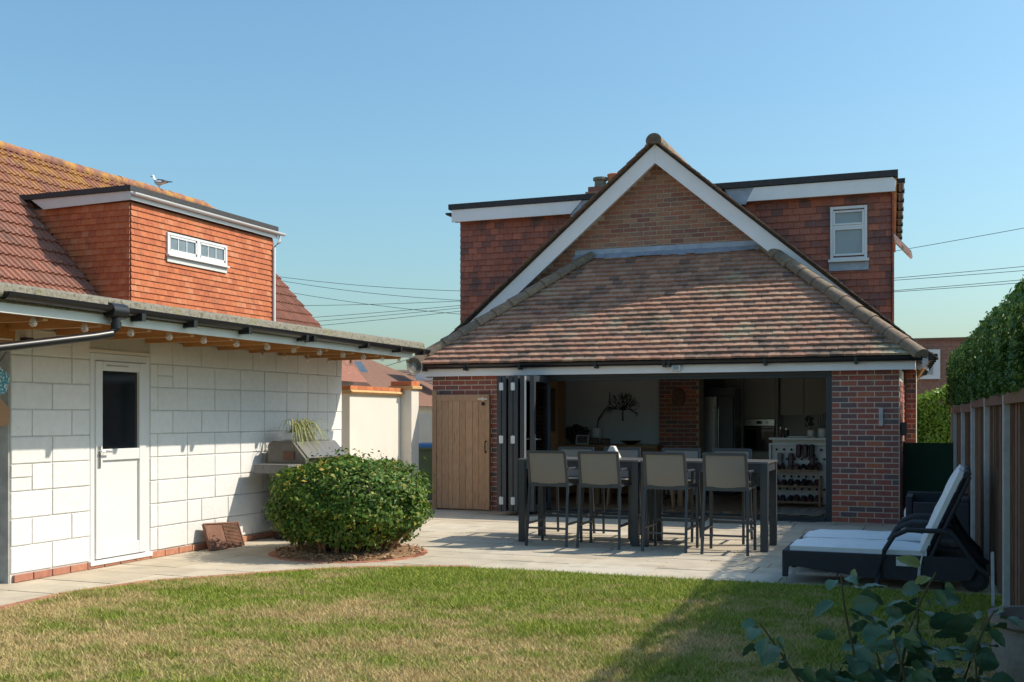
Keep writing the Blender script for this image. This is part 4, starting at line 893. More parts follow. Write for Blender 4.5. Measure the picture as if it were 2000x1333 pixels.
# gull
gl = thing('seagull', 'grey and white gull standing on the neighbouring roof ridge', 'bird', (RXn, 21.4, nz(RXn) + .13))
prof_g = [(-.20, .03, .012, .015), (-.17, .045, .04, .04), (-.10, .07, .06, .075), (-.02, .08, .075, .09), (.06, .06, .08, .1), (.12, .03, .075, .085), (.155, .055, .06, .045), (.17, .1, .042, .035), (.185, .15, .036, .034), (.205, .185, .038, .042), (.24, .195, .032, .034), (.262, .19, .018, .02), (.27, .187, .005, .006)]
def gull():
    mb = MB(); n_ = 10; vs = []; fs = []
    prof = [(-.27, .105, .03, .008), (-.2, .108, .05, .02), (-.12, .1, .07, .055), (-.03, .09, .085, .08), (.06, .1, .085, .085), (.12, .13, .07, .075), (.15, .18, .05, .05), (.165, .23, .04, .042), (.18, .27, .04, .045), (.205, .285, .036, .038), (.228, .282, .018, .02)]
    for x, z, ry, rz in prof:
        for j in range(n_): t = 2 * math.pi * j / n_; vs.append((x, ry * math.cos(t), z + rz * math.sin(t)))
    for i in range(len(prof) - 1):
        for j in range(n_): fs.append((i * n_ + j, i * n_ + (j + 1) % n_, (i + 1) * n_ + (j + 1) % n_, (i + 1) * n_ + j))
    fs += [tuple(range(n_ - 1, -1, -1)), tuple(range((len(prof) - 1) * n_, len(prof) * n_))]
    return mb.add(vs, fs)
Tg = Matrix.Translation(gl.location) @ Matrix.Rotation(math.atan2(-.365 + .25, -.93), 4, 'Z') @ Matrix.Diagonal((.86, .86, .86, 1))
gm = gull(); gm.v = [tuple(Tg @ Vector((a, b, c + .06))) for a, b, c in gm.v]; gm.build('body', 'gull_white', gl, smooth=True)
for sgn in (-1, 1):
    wv = [(.10, .07, .19), (.08, .088, .12), (-.05, .092, .10), (-.2, .07, .12), (-.33, .03, .145), (-.15, .05, .20), (0, .055, .225)]
    mbw = MB(); mbw.add([(x, sgn * y, z + .02) for x, y, z in wv] + [(x, sgn * (y - .012), z + .02) for x, y, z in wv], [tuple(range(7)), tuple(range(13, 6, -1))] + [(i, i + 7, (i + 1) % 7 + 7, (i + 1) % 7) for i in range(7)], Tg); mbw.build('wing', 'gull_grey', gl)
    MB().tube([(0, sgn * .03, .1), (.01, sgn * .03, .03), (0, sgn * .03, -.06)], .008, 5, T=Tg).box(-.01, .05, sgn * .03 - .02, sgn * .03 + .02, -.065, -.055, Tg).build('leg', 'gull_leg', gl)
    MB().lathe([(.001, -.008), (.008, 0), (.001, .008)], 6, T=Tg @ Matrix.Translation((.21, sgn * .034, .35))).build('eye', 'gull_dark', gl)
MB().tube([(.22, 0, .34), (.26, 0, .335), (.285, 0, .322)], .013, 6, .004, T=Tg).build('beak', 'gull_dark', gl)
MB().prism([(-.26, .148), (-.40, .145), (-.40, .16), (-.26, .172)], 'y', -.03, .03, T=Tg).build('tail', 'gull_dark', gl)

# ---------------------------------------------------------------- far houses and cables
fh = thing('distant_house', 'far house with brown pyramid roof and skylight beyond cream wall', 'house', (-22, 34, 0))
MB().box(-26.5, -18.2, 34, 41.5, 0, 1.9).build('wall', 'far_render', fh)
fr_ = MB().add([(-27, 33.6, 1.85), (-17.6, 33.6, 1.85), (-17.6, 42, 1.85), (-27, 42, 1.85), (-23.2, 38, 4.6)], [(0, 1, 4), (1, 2, 4), (2, 3, 4), (3, 0, 4), (0, 3, 2, 1)]).build('roof', 'far_roof', fh)
MB().add([(-20.6, 36.2, 3.54), (-20.3, 36.2, 3.54), (-19.6, 35.5, 3.1), (-19.9, 35.5, 3.1)], [(0, 1, 2, 3)]).build('skylight', 'grey_pane', fh)
bx('dormer', 'upvc', fh, -19.2, -17.9, 38.6, 39.8, 2.9, 3.95); bx('dormer_roof', 'lead', fh, -19.3, -17.8, 38.5, 39.9, 3.95, 4.05)
ft = thing('distant_terrace', 'far house with grey-brown tiled roof and tile-hung wall beyond pillar', 'house', (-19, 44, 0))
bx('wall', 'far_render', ft, -26, -14, 44, 50, 0, 2.15); bx('tile_hung_wall', 'far_hung', ft, -26, -14, 43.95, 43.999, 1.9, 2.6)
rfm = MB().add([(-26.3, 43.6, 2.55), (-13.7, 43.6, 2.55), (-13.7, 47, 3.7), (-26.3, 47, 3.7), (-26.3, 50.4, 2.55), (-13.7, 50.4, 2.55)], [(0, 1, 2, 3), (3, 2, 5, 4), (0, 3, 4), (1, 5, 2)]).build('roof', 'far_tile', ft)
ftm = MB()
for k in range(14):
    for j in range(50):
        t = k / 14; ftm.box(-26.2 + j * .25, -25.96 + j * .25, 0, .27, 0, .03, Matrix.Translation((0, 43.6 + 3.4 * t, 2.56 + 1.15 * t)) @ Matrix.Rotation(math.atan2(1.15, 3.4) - R(5), 4, 'X'))
ftm.build('roof_tiles', 'far_tile', rfm, kind='stuff')
fw = bx('window', 'upvc', ft, -20.6, -18.4, 43.9, 43.98, 1.1, 1.9); bx('pane', 'grey_pane', fw, -20.2, -19.5, 43.88, 43.905, 1.2, 1.8); bx('pane', 'grey_pane', fw, -19.4, -18.6, 43.88, 43.905, 1.2, 1.8)
bw = MB().box(-16, -8.6, 26.0, 26.2, 0, 1.55).build('boundary_wall', 'far_render'); tag(bw, 'long cream boundary wall behind the wheelie bin', 'wall')
rh = thing('rear_house', 'far house with red tile-hung wall and white window beyond hedge', 'house', (0, 34, 0))
rw = bx('wall', 'far_hung', rh, -2.5, 4, 34, 40, 0, 3.68); bx('ridge', 'far_roof', rh, -2.6, 4.1, 33.9, 34.2, 3.66, 3.74)
rtl = MB()
for k in range(30):
    for j in range(26): rtl.box(-2.5 + j * .25 + (.12 if k % 2 else 0), -2.26 + j * .25 + (.12 if k % 2 else 0), 33.97, 33.999 - .001, .4 + k * .11, .505 + k * .11, Matrix.Translation((0, 0, 0)))
rtl.build('hanging_tiles', 'far_hung', rw, kind='stuff')
w_ = bx('window', 'upvc', rh, -.72, -.05, 33.85, 33.96, 2.55, 3.4); bx('pane', 'frosted', w_, -.66, -.24, 33.83, 33.855, 2.68, 3.32)
def cable(p, q, sag, lb):
    p, q = Vector(p), Vector(q); pts = [p.lerp(q, i / 12) - Vector((0, 0, sag * 4 * (i / 12) * (1 - i / 12))) for i in range(13)]
    tag(MB().tube(pts, .011, 5).build('overhead_cable', 'cable'), lb, 'cable', 'overhead cables')
LC = 'thin overhead cable crossing the sky between the neighbouring house and brick house'
for (z0, z1, sg) in ((8.6, 6.9, .35), (8.5, 6.4, .4), (6.9, 6.75, .15), (6.1, 6.75, .1), (5.85, 6.7, .1), (5.6, 6.6, .1), (8.0, 5.6, .3)): cable((-32, 45, z0), (-15, 45, z1), sg, LC)
for (a, b) in (((-24, 40, 2.9), (-15, 40, 5.3)), ((-21, 40, 3.0), (-13, 40, 5.1))): cable(a, b, .1, 'thin overhead cable rising behind the left eaves of the brick house')
LD = 'thin overhead cable in the sky right of the tiled dormer'
for (z0, z1) in ((7.6, 8.95), (6.75, 7.25), (6.7, 7.05), (6.27, 6.75), (6.25, 6.6)): cable((-4, 45, z0), (6, 45, z1), .03, LD)

# ---------------------------------------------------------------- bar tables and chairs
def bar_table(x0, x1, lb):
    t = thing('bar_table', lb, 'table', ((x0 + x1) / 2, 12.28, 0), 'bar tables on the patio'); y0, y1 = 11.92, 12.66
    bx('tabletop', 'table_top', t, x0 - .005, x1 + .005, y0 - .005, y1 + .005, .945, .968, bev=.004)
    bx('apron', 'anthracite', t, x0 + .082, x1 - .082, y0 + .015, y0 + .045, .85, .945); bx('apron', 'anthracite', t, x0 + .082, x1 - .082, y1 - .045, y1 - .015, .85, .945)
    for x in (x0, x1 - .078): bx('end_rail', 'anthracite', t, x + .01, x + .068, y0 + .08, y1 - .08, .86, .945)
    for x in (x0, x1 - .078):
        for y in (y0, y1 - .078): bx('leg', 'anthracite', t, x, x + .078, y, y + .078, 0, .945, bev=.004)
bar_table(-4.60, -3.165, 'dark grey metal bar table next to the folded door leaves')
bar_table(-3.135, -1.74, 'dark grey metal bar table toward the sun loungers')
ch = thing('bar_chair', '', 'chair', (0, 0, 0), 'bar chairs round the two bar tables')
def bar(a, b, w_, d_):
    """square tube between two points"""
    a, b = Vector(a), Vector(b); L = (b - a).length; q = (b - a).to_track_quat('Z', 'Y').to_matrix().to_4x4()
    return MB().box(-w_ / 2, w_ / 2, -d_ / 2, d_ / 2, 0, L, Matrix.Translation(a) @ q)
for sx in (-1, 1):
    x = sx * .225
    bar((x * 1.06, -.30, 0), (x, -.215, .70), .03, .022).build('leg', 'anthracite', ch, bev=.003)
    bar((x, -.215, .70), (x * .97, -.305, 1.07), .03, .022).build('back_post', 'anthracite', ch, bev=.003)
    bar((x * 1.06, .24, 0), (x * 1.06, .22, .87), .03, .022).build('leg', 'anthracite', ch, bev=.003)
    bar((x * 1.06, .245, .875), (x * 1.06, -.265, .875), .034, .02).build('armrest', 'anthracite', ch, bev=.004)
    bar((x, .21, .69), (x, -.21, .69), .03, .022).build('seat_rail', 'anthracite', ch)
    bar((x * 1.05, .225, .25), (x * 1.05, -.262, .25), .025, .02).build('stretcher', 'anthracite', ch)
bar((-.225, .21, .69), (.225, .21, .69), .022, .03).build('seat_rail', 'anthracite', ch); bar((-.225, -.215, .69), (.225, -.215, .69), .022, .045).build('seat_rail', 'anthracite', ch)
bar((-.235, .23, .3), (.235, .23, .3), .03, .03).build('footrest', 'anthracite', ch); bar((-.235, -.264, .2), (.235, -.264, .2), .02, .02).build('stretcher', 'anthracite', ch)
bar((-.22, -.303, 1.06), (.22, -.303, 1.06), .022, .03).build('top_rail', 'anthracite', ch)
sv = []; nsg = 6
for i in range(nsg + 1):
    t = i / nsg; z = .70 + .355 * t; y = -.213 - .088 * t
    for j in range(5):
        u = j / 4 * 2 - 1; sv.append((u * .205, y + .0 - .028 * (1 - u * u) * math.sin(math.pi * min(1, t + .1)), z))
MB().add(sv, [(i * 5 + j, i * 5 + j + 1, i * 5 + j + 6, i * 5 + j + 5) for i in range(nsg) for j in range(4)]).add([(a, b - .004, c) for a, b, c in sv], [(i * 5 + j, i * 5 + j + 5, i * 5 + j + 6, i * 5 + j + 1) for i in range(nsg) for j in range(4)]).build('back_sling', 'taupe_mesh', ch, smooth=True)
sv = []
for i in range(7):
    y = -.21 + .42 * i / 6
    for j in range(5): u = j / 4 * 2 - 1; sv.append((u * .21, y, .705 - .03 * (1 - u * u) * math.sin(math.pi * i / 6)))
MB().add(sv, [(i * 5 + j, i * 5 + j + 1, i * 5 + j + 6, i * 5 + j + 5) for i in range(6) for j in range(4)]).add([(a, b, c - .006) for a, b, c in sv], [(i * 5 + j, i * 5 + j + 5, i * 5 + j + 6, i * 5 + j + 1) for i in range(6) for j in range(4)]).build('seat_sling', 'taupe_mesh', ch, smooth=True)
cs = [(-4.13, 11.87, 0, 'lawn'), (-3.53, 11.87, 1, 'lawn'), (-2.77, 11.83, -1, 'lawn'), (-2.13, 11.82, 1, 'lawn'), (-4.29, 12.84, 180, 'house'), (-3.69, 12.84, 180, 'house'), (-2.94, 12.82, 181, 'house'), (-2.34, 12.82, 179, 'house')]
ordn = ['first from the folded doors', 'second from the folded doors', 'third from the folded doors', 'fourth from the folded doors']
for i, (x, y, a, sd_) in enumerate(cs):
    c = ch if i == 0 else copy_tree(ch)
    c.location = (x, y, 0); c.rotation_euler = (0, 0, R(a)); c['label'] = 'taupe sling bar chair, %s side of tables, %s' % (sd_, ordn[i % 4])
o = MB().prism([(-.09, 0), (.09, 0), (.02, .14), (-.03, .14)], 'y', -.05, .05, Matrix.Translation((-3.62, 12.5, .968))).build('napkin_bundle', 'cushion_side', bev=.01); tag(o, 'folded grey cloth standing on the bar table', 'cloth')
o = MB().lathe([(.05, 0), (.055, .02), (.055, .045), (.05, .05), (.001, .05)], 16, (-3.02, 12.3, .968)).build('tin', 'ceramic', smooth=True); tag(o, 'small round white tin on the bar table', 'tin')

# ---------------------------------------------------------------- barbecue, planter, rusty plate
bb = thing('barbecue', 'bronze and steel gas barbecue with side shelves against white wall', 'barbecue', (-7.2, 11.6, 0))
bx('side_shelf', 'grill_shelf', bb, -7.40, -6.93, 10.68, 10.99, .80, .905, bev=.008); bx('side_shelf', 'grill_shelf', bb, -7.40, -6.93, 12.0, 12.35, .80, .905, bev=.008)
bx('firebox', 'grill_shelf', bb, -7.40, -6.93, 11.0, 11.99, .74, .90, bev=.006); bx('control_panel', 'black_metal', bb, -6.93, -6.90, 11.0, 11.99, .76, .89)
hd = MB().prism([(-7.42, .90), (-6.90, .90), (-6.90, .96), (-7.08, 1.16), (-7.36, 1.17), (-7.42, 1.13)], 'y', 11.0, 11.98).build('hood', 'grill_enamel', bb, bev=.012)
MB().prism([(-6.895, .965), (-7.065, 1.155), (-7.06, 1.16), (-6.89, .97)], 'y', 11.05, 11.93).build('hood_front', 'steel', hd); MB().tube([(-6.86, 11.1, .985), (-6.86, 11.88, .985)], .016, 9).build('handle', 'steel', hd)
MB().box(-7.2, -7.05, 10.985, 11.0, .95, 1.05).build('hinge_plate', 'rust', hd)
for i in range(4): MB().lathe([(.028, 0), (.03, .01), (.024, .035), (.001, .036)], 12, T=Matrix.Translation((-6.9, 11.14 + i * .23, .825)) @ Matrix.Rotation(R(90), 4, 'Y')).build('knob', 'steel', bb)
bx('cabinet', 'grill_enamel', bb, -7.38, -6.95, 11.02, 11.97, .1, .74, bev=.006)
for y in (11.05, 11.88):
    for x in (-7.0, -7.32): MB().tube([(x, y, .05), (x, y + .04, .05)], .05, 12).tube([(x, y + .02, .06), (x, y + .02, .12)], .015, 6).build('castor', 'black_plastic', bb)
pp = thing('spider_plant', 'trailing variegated spider plant in steel trough on the barbecue hood', 'plant', (-7.22, 11.45, 1.165))
MB().box(-7.30, -7.14, 11.15, 11.6, 1.165, 1.27).build('trough', 'steel', pp, bev=.004)
MB().box(-7.29, -7.15, 11.16, 11.59, 1.25, 1.275).build('compost', 'soil', pp)
for i in range(110):
    b0 = Vector((-7.22 + rs.uniform(-.05, .05), rs.uniform(11.2, 11.56), 1.26)); a = rs.uniform(-1.2, 1.5); d = Vector((math.cos(a), math.sin(a) * .9, 0)); L = rs.uniform(.18, .42); hgt = rs.uniform(.06, .19); drop = rs.uniform(.05, .36); pts = []
    if i % 5 == 0: d = Vector((rs.uniform(-1, 1), rs.uniform(-1, 1), 0)).normalized(); hgt = rs.uniform(.12, .2); drop = .1; L *= .6
    for q in range(7):
        t = q / 6; pts.append(b0 + d * L * t + Vector((0, 0, hgt * 4 * t * (1 - t) * .9 + hgt * .3 * t - drop * t ** 2.2)))
    sd_ = Vector((-d.y, d.x, 0)); mb = MB(); vs = []
    for q, p in enumerate(pts): w_ = .007 * (1 - (q / 6) ** 2) + .001; vs += [p + sd_ * w_, p - Vector((0, 0, .003)), p - sd_ * w_]
    mb.add(vs, [(q * 3 + r_, q * 3 + r_ + 1, q * 3 + r_ + 4, q * 3 + r_ + 3) for q in range(6) for r_ in (0, 1)]); mb.build('leaf', 'leaf_spider', pp)
rp = thing('griddle_plate', 'rusty half-ribbed griddle plate leaning on the white wall', 'griddle plate', (-7.43, 10.1, 0))
T = Matrix.Translation((-7.36, 9.83, .005)) @ Matrix.Rotation(R(-4), 4, 'Z') @ Matrix.Rotation(R(-22), 4, 'Y') @ Matrix.Rotation(R(-3), 4, 'X')
MB().box(-.025, 0, 0, .56, 0, .31, T).build('plate', 'rust', rp, bev=.005); MB().box(0, .014, 0, .56, 0, .014, T).box(0, .014, 0, .014, .014, .31, T).box(0, .014, .546, .56, .014, .31, T).box(0, .014, .014, .546, .296, .31, T).build('rim', 'rust', rp)
for i in range(17): MB().box(0, .009, .29, .54, .022 + i * .0162, .031 + i * .0162, T).build('rib', 'rust', rp)

# ---------------------------------------------------------------- round shrub in its bed
bed = struct(MB().lathe([(.78, -.01), (.75, .012), (.6, .05), (.001, .07)], 40, (-5.90, 10.26, 0)).build('planting_bed', 'soil'))
sbm = MB().box(-.052, .052, -.1, .1, -.03, .008).mesh('edging_brick', 'edging_brick', bev=.005)
for i in range(28):
    a = i / 26 * 2 * math.pi; o = link('edging_brick', sbm, bed); o.location = (-5.90 + .79 * math.cos(a), 10.26 + .79 * math.sin(a), 0); o.rotation_euler = (0, 0, a)
lt = rng.uniform(0, 6.283, 900); lr = .80 * rng.random(900) ** .4
def litter(n):
    c = np.stack([-5.90 + lr * np.cos(lt), 10.26 + lr * np.sin(lt), .02 + .05 * (1 - lr / .8) + .02 * rng.random(900)], 1); return c, np.tile((0, 0, 1.), (900, 1))
leafcloud('leaf_litter', 900, litter, .05, 'dry_stem', bed)
bu = thing('shrub', 'dense clipped evergreen shrub with glossy leaves in round bed', 'shrub', (-5.90, 10.26, 0))
def shrubf(n):
    d = rng.normal(0, 1, (n, 3)); d /= np.linalg.norm(d, axis=1)[:, None]
    d[:, 2] = np.where(d[:, 2] < -.75, -d[:, 2], d[:, 2])
    e = np.abs(d) ** 1.35 * np.sign(d); e /= (np.abs(e) ** 2.7).sum(1)[:, None] ** (1 / 2.7)
    lump = 1 + .06 * np.sin(d[:, 0] * 7 + 1) * np.sin(d[:, 1] * 6 + 2) + .05 * np.sin(d[:, 2] * 9 + d[:, 0] * 5) + .03 * rng.normal(0, 1, n)
    r = (.62 + .38 * rng.random(n) ** .35) * lump
    c = e * r[:, None] * np.array((.80, .80, .46)); c[:, 2] += .53
    c[:, 2] = np.maximum(c[:, 2], .05 + .1 * rng.random(n))
    return c + np.array((-5.90, 10.26, 0)), d + np.array((0, 0, .35))
leafcloud('foliage', 24000, shrubf, .052, 'leaf_bush', bu)
def shoot(n):
    c, d = shrubf(n); return c + d * rng.uniform(.03, .1, (n, 1)), d
leafcloud('young_growth', 700, shoot, .05, 'leaf_bush', bu)
yc, yd = shrubf(400); ya = np.array([(.55, -.5, .55), (.62, -.42, .40), (-.1, -.75, .86), (.05, -.62, .95), (.55, .0, .96), (.6, -.5, .33), (-.3, -.7, .75)]) + np.array((-5.90, 10.26, 0))
def yel(n): i = rng.integers(0, len(ya), n); return ya[i] + rng.normal(0, .035, (n, 3)), np.tile((0., -.7, .6), (n, 1))
leafcloud('yellow_leaves', 70, yel, .06, 'leaf_yellow', bu)
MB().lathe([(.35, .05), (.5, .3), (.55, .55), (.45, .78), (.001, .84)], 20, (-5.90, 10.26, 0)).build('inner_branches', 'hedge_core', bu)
tw_ = MB()
for i in range(170):
    a = rs.uniform(0, 6.283); r0 = rs.uniform(.25, .5); r1 = rs.uniform(.5, .72); tw_.tube([(-5.90 + r0 * math.cos(a), 10.26 + r0 * math.sin(a), .03), (-5.90 + r1 * math.cos(a + .1), 10.26 + r1 * math.sin(a + .1), rs.uniform(.2, .35))], .006, 4, .004)
tw_.build('stems', 'dry_stem', bu, kind='stuff')

# ---------------------------------------------------------------- fence, hedge
def fx(y): return .787 - .037 * y
POSTS = [8.83 - 1.83 * 3, 8.83 - 1.83 * 2, 8.83 - 1.83, 8.83, 10.66, 12.49, 14.32, 16.15, 16.9]
fe = thing('fence', 'dark brown close-board fence with grey concrete posts below hedge', 'fence', (fx(10), 10, 0))
fp = MB().box(-.045, .06, -.05, .05, -.05, 1.70).mesh('post', 'concrete_post', bev=.008)
bd = MB().box(-.012, .012, -.055, .055, 0, 1.0).mesh('board', 'fence_wood'); rl = MB().box(-.03, .01, -.5, .5, -.045, .045).mesh('rail', 'fence_wood')
for i, y in enumerate(POSTS):
    o = link('post', fp, fe); o.location = Vector((fx(y), y, -.03 if y > 12 else 0)) - fe.location
    if i + 1 < len(POSTS):
        y2 = POSTS[i + 1]; L = y2 - y - .1; hz = 1.64 if y < 12 else 1.6; m_ = (y + y2) / 2
        for z in (.3, .95, hz - .05):
            o = link('rail', rl, fe); o.matrix_local = Matrix.Translation(Vector((fx(m_) + (-.015 if z > 1.4 else .085), m_, z)) - fe.location) @ Matrix.Rotation(math.atan(.037), 4, 'Z') @ Matrix.Diagonal((1, L, 1, 1))
        nb = int(L / .105)
        for j in range(nb + 1):
            yb = y + .05 + (j + .5) * L / (nb + 1); o = link('board', bd, fe)
            o.matrix_local = Matrix.Translation(Vector((fx(yb) + (.028 if j % 2 else .008), yb, .05)) - fe.location) @ Matrix.Rotation(R(rs.uniform(-7, 3)), 4, 'Z') @ Matrix.Rotation(R(rs.uniform(-.4, .4)), 4, 'X') @ Matrix.Diagonal((1, rs.uniform(.95, 1.08), hz - .06 + rs.uniform(-.01, .01), 1))
he = thing('hedge', 'tall clipped green hedge overhanging the wooden fence', 'hedge', (1, 9, 0))
y0, y1 = 1.5, 17.1
def htop(y): return 2.41 + .015 * math.sin(y * 1.3) + .01 * math.sin(y * 3.1 + 1)
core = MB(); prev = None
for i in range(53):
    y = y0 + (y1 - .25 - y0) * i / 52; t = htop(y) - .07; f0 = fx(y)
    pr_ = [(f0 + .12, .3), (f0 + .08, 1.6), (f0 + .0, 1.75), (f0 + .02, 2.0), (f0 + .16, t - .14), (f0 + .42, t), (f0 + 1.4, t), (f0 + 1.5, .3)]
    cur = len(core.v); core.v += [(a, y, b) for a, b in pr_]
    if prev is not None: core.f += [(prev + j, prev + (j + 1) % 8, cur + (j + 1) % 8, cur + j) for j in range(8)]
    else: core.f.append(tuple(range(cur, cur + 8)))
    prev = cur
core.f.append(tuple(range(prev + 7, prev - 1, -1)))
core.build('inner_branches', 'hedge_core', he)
def hedgef(n):
    y = rng.uniform(y0, y1, n); f0 = .787 - .037 * y; t = 2.41 + .015 * np.sin(y * 1.3) + .01 * np.sin(y * 3.1 + 1)
    s = rng.random(n); zf = 1.62 + (t - .25 - 1.62) * rng.random(n)
    lump = .035 * np.sin(y * 5 + zf * 6) + .03 * np.sin(y * 11 + zf * 3)
    c = np.zeros((n, 3)); nr = np.zeros((n, 3)); c[:, 1] = y
    A = s < .6; c[A, 0] = (f0 - .07 + lump)[A] + rng.uniform(0, .1, A.sum()); c[A, 2] = zf[A]; nr[A] = (-1, 0, .25)
    B = (s >= .6) & (s < .75); th_ = rng.random(n) * 1.57
    c[B, 0] = (f0 + .3 - .37 * np.cos(th_))[B] + rng.normal(0, .02, B.sum()); c[B, 2] = (t - .25 + .25 * np.sin(th_))[B] + rng.normal(0, .02, B.sum()); nr[B, 0] = -np.cos(th_)[B]; nr[B, 2] = np.sin(th_)[B]
    D = (s >= .75) & (s < .93); c[D, 0] = (f0 + .3)[D] + 1.2 * rng.random(D.sum()); c[D, 2] = t[D] - .05 + rng.uniform(-.06, .05, D.sum()); nr[D] = (0, 0, 1)
    E_ = s >= .93; c[E_, 1] = y1 - .12 + rng.uniform(-.05, .08, E_.sum()) ; c[E_, 0] = fx(y1) - .06 + 1.3 * rng.random(E_.sum()); c[E_, 2] = 1.4 + (1.0 * rng.random(E_.sum())); nr[E_] = (0, 1, 0)
    return c, nr
leafcloud('foliage', 75000, hedgef, .042, 'leaf_hedge', he)
h2 = thing('lit_hedge', 'bright yellow-green hedge beyond the green screen gate', 'hedge', (0, 22, 0))
def hedge2(n):
    c = np.empty((n, 3)); c[:, 0] = rng.uniform(-.9, .42, n); c[:, 1] = 21.9 + rng.normal(0, .06, n); c[:, 2] = rng.random(n) * (1.75 + .35 * np.clip((c[:, 0] + .6), 0, .7)); return c, np.tile((0, -1., .3), (n, 1))
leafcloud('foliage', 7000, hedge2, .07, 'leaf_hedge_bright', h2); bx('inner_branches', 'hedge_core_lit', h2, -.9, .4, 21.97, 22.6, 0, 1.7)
def hedge3(n):
    c = np.empty((n, 3)); c[:, 0] = rng.uniform(-.9, .42, n); c[:, 1] = rng.uniform(21.95, 22.7, n); c[:, 2] = 1.72 + .35 * np.clip(c[:, 0] + .6, 0, .7) + rng.normal(0, .04, n); return c, np.tile((0, 0., 1.), (n, 1))
leafcloud('top_growth', 2500, hedge3, .07, 'leaf_hedge_bright', h2)
sg = thing('screen_gate', 'dark green mesh screen between house corner and fence', 'gate', (-.2, 16.8, 0))
bx('mesh_panel', 'green_mesh', sg, -.5, .14, 16.8, 16.812, .03, 1.08); MB().box(-.53, -.5, 16.79, 16.825, 0, 1.1).box(.14, .17, 16.79, 16.825, 0, 1.1).build('frame', 'black_metal', sg)

# ---------------------------------------------------------------- loungers and rattan chair
lo = thing('sun_lounger', 'black rattan sun lounger with pale cushion beside the lawn edge', 'sun lounger', (0, 0, 0), 'sun loungers by the fence')
W2 = .66
b_ = MB(); pr_ = [(-1.3, .29), (.22, .29), (.28, .22), (.22, .10), (-.6, .08), (-.85, .12), (-1.2, .155), (-1.245, .15), (-1.25, .06), (-1.3, .06)]
b_.prism(pr_, 'y', 0, .03).prism(pr_, 'y', W2 - .03, W2).box(-1.3, -1.27, .03, W2 - .03, .15, .29).box(-1.27, .2, .03, W2 - .03, .255, .285)
b_.build('rattan_frame', 'rattan', lo, bev=.008)
for y in (.005, W2 - .04): bx('foot', 'steel', lo, -1.297, -1.262, y, y + .035, 0, .06)
def pad(p, q, th, m_, nm):
    p, q = Vector(p), Vector(q); d = q - p; L = d.length; a = math.atan2(d.z, d.x); T = Matrix.Translation(p) @ Matrix.Rotation(-a, 4, 'Y')
    mb = MB(); nx_, ny_ = 10, 6; top = []
    for i in range(nx_ + 1):
        for j in range(ny_ + 1):
            u, v = i / nx_, j / ny_; e = (1 - abs(2 * u - 1) ** 8) * (1 - abs(2 * v - 1) ** 6); top.append((L * u, .05 + (W2 - .1) * v, th * (.55 + .45 * e + .05 * math.sin(u * 19) * e)))
    n0 = len(top); k_ = ny_ + 1
    mb.add(top + [(x, y, 0) for x, y, z in top], [(i * k_ + j, (i + 1) * k_ + j, (i + 1) * k_ + j + 1, i * k_ + j + 1) for i in range(nx_) for j in range(ny_)] + [(n0 + i * k_ + j, n0 + i * k_ + j + 1, n0 + (i + 1) * k_ + j + 1, n0 + (i + 1) * k_ + j) for i in range(nx_) for j in range(ny_)]
           + [(i * k_, i * k_ + n0, (i + 1) * k_ + n0, (i + 1) * k_) for i in range(nx_)] + [(i * k_ + ny_, (i + 1) * k_ + ny_, (i + 1) * k_ + ny_ + n0, i * k_ + ny_ + n0) for i in range(nx_)] + [(j, j + 1, j + 1 + n0, j + n0) for j in range(ny_)] + [(nx_ * k_ + j, nx_ * k_ + j + n0, nx_ * k_ + j + 1 + n0, nx_ * k_ + j + 1) for j in range(ny_)], T)
    return mb.build(nm, m_, lo, smooth=True)
pad((-1.24, 0, .285), (-.12, 0, .285), .075, 'cushion', 'seat_cushion')
pad((-.14, 0, .30), (.17, 0, .99), .07, 'cushion', 'back_cushion')
T = Matrix.Translation((-.115, 0, .27)) @ Matrix.Rotation(-math.atan2(.69, .31), 4, 'Y')
MB().box(0, .76, .02, W2 - .02, -.035, -.004, T).build('backrest', 'rattan', lo, bev=.01)
MB().tube([(.19, .04, .97), (.2, W2 - .04, .97)], .03, 8).build('head_roll', 'rattan', lo)
for y in (-.02, W2 + .02):
    MB().tube([(-.52, y, .0), (-.50, y, .1), (-.45, y, .33), (-.38, y, .45), (-.27, y, .505), (.0, y, .505), (.09, y, .47), (.17, y, .36), (.27, y, .22), (.36, y, .16)], .021, 9).build('armrest', 'rattan', lo, smooth=True)
    bx('foot', 'steel', lo, -.535, -.505, y - .015, y + .015, 0, .05)
for y in (.05, W2 - .09):
    w_ = MB().tube([(.25, y, .115), (.25, y + .035, .115)], .112, 20).build('wheel', 'black_plastic', lo); MB().tube([(.25, y - .006, .115), (.25, y + .041, .115)], .07, 16).build('hub', 'rattan', w_)
MB().tube([(.05, .2, .62), (.17, .2, .4), (.3, .2, .26)], .014, 6).build('back_strut', 'black_metal', lo)
bx('care_label', 'upvc', lo, -.36, -.24, -.006, -.001, .20, .275)
MB().tube([(-.15, -.005, .31), (-.18, -.02, .2), (-.19, -.02, .09)], .004, 4).tube([(-.15, -.005, .31), (-.17, -.02, .2), (-.175, -.02, .1)], .004, 4).build('tie_string', 'cushion', lo)
lo.location = (0, 9.76, 0)
l2 = copy_tree(lo); l2.location = (.02, 10.56, 0); l2['label'] = 'black rattan sun lounger with pale cushion on the house side of its twin'
ac = thing('rattan_armchair', 'low black rattan armchair with white cushion by house corner', 'armchair', (.0, 13.3, 0))
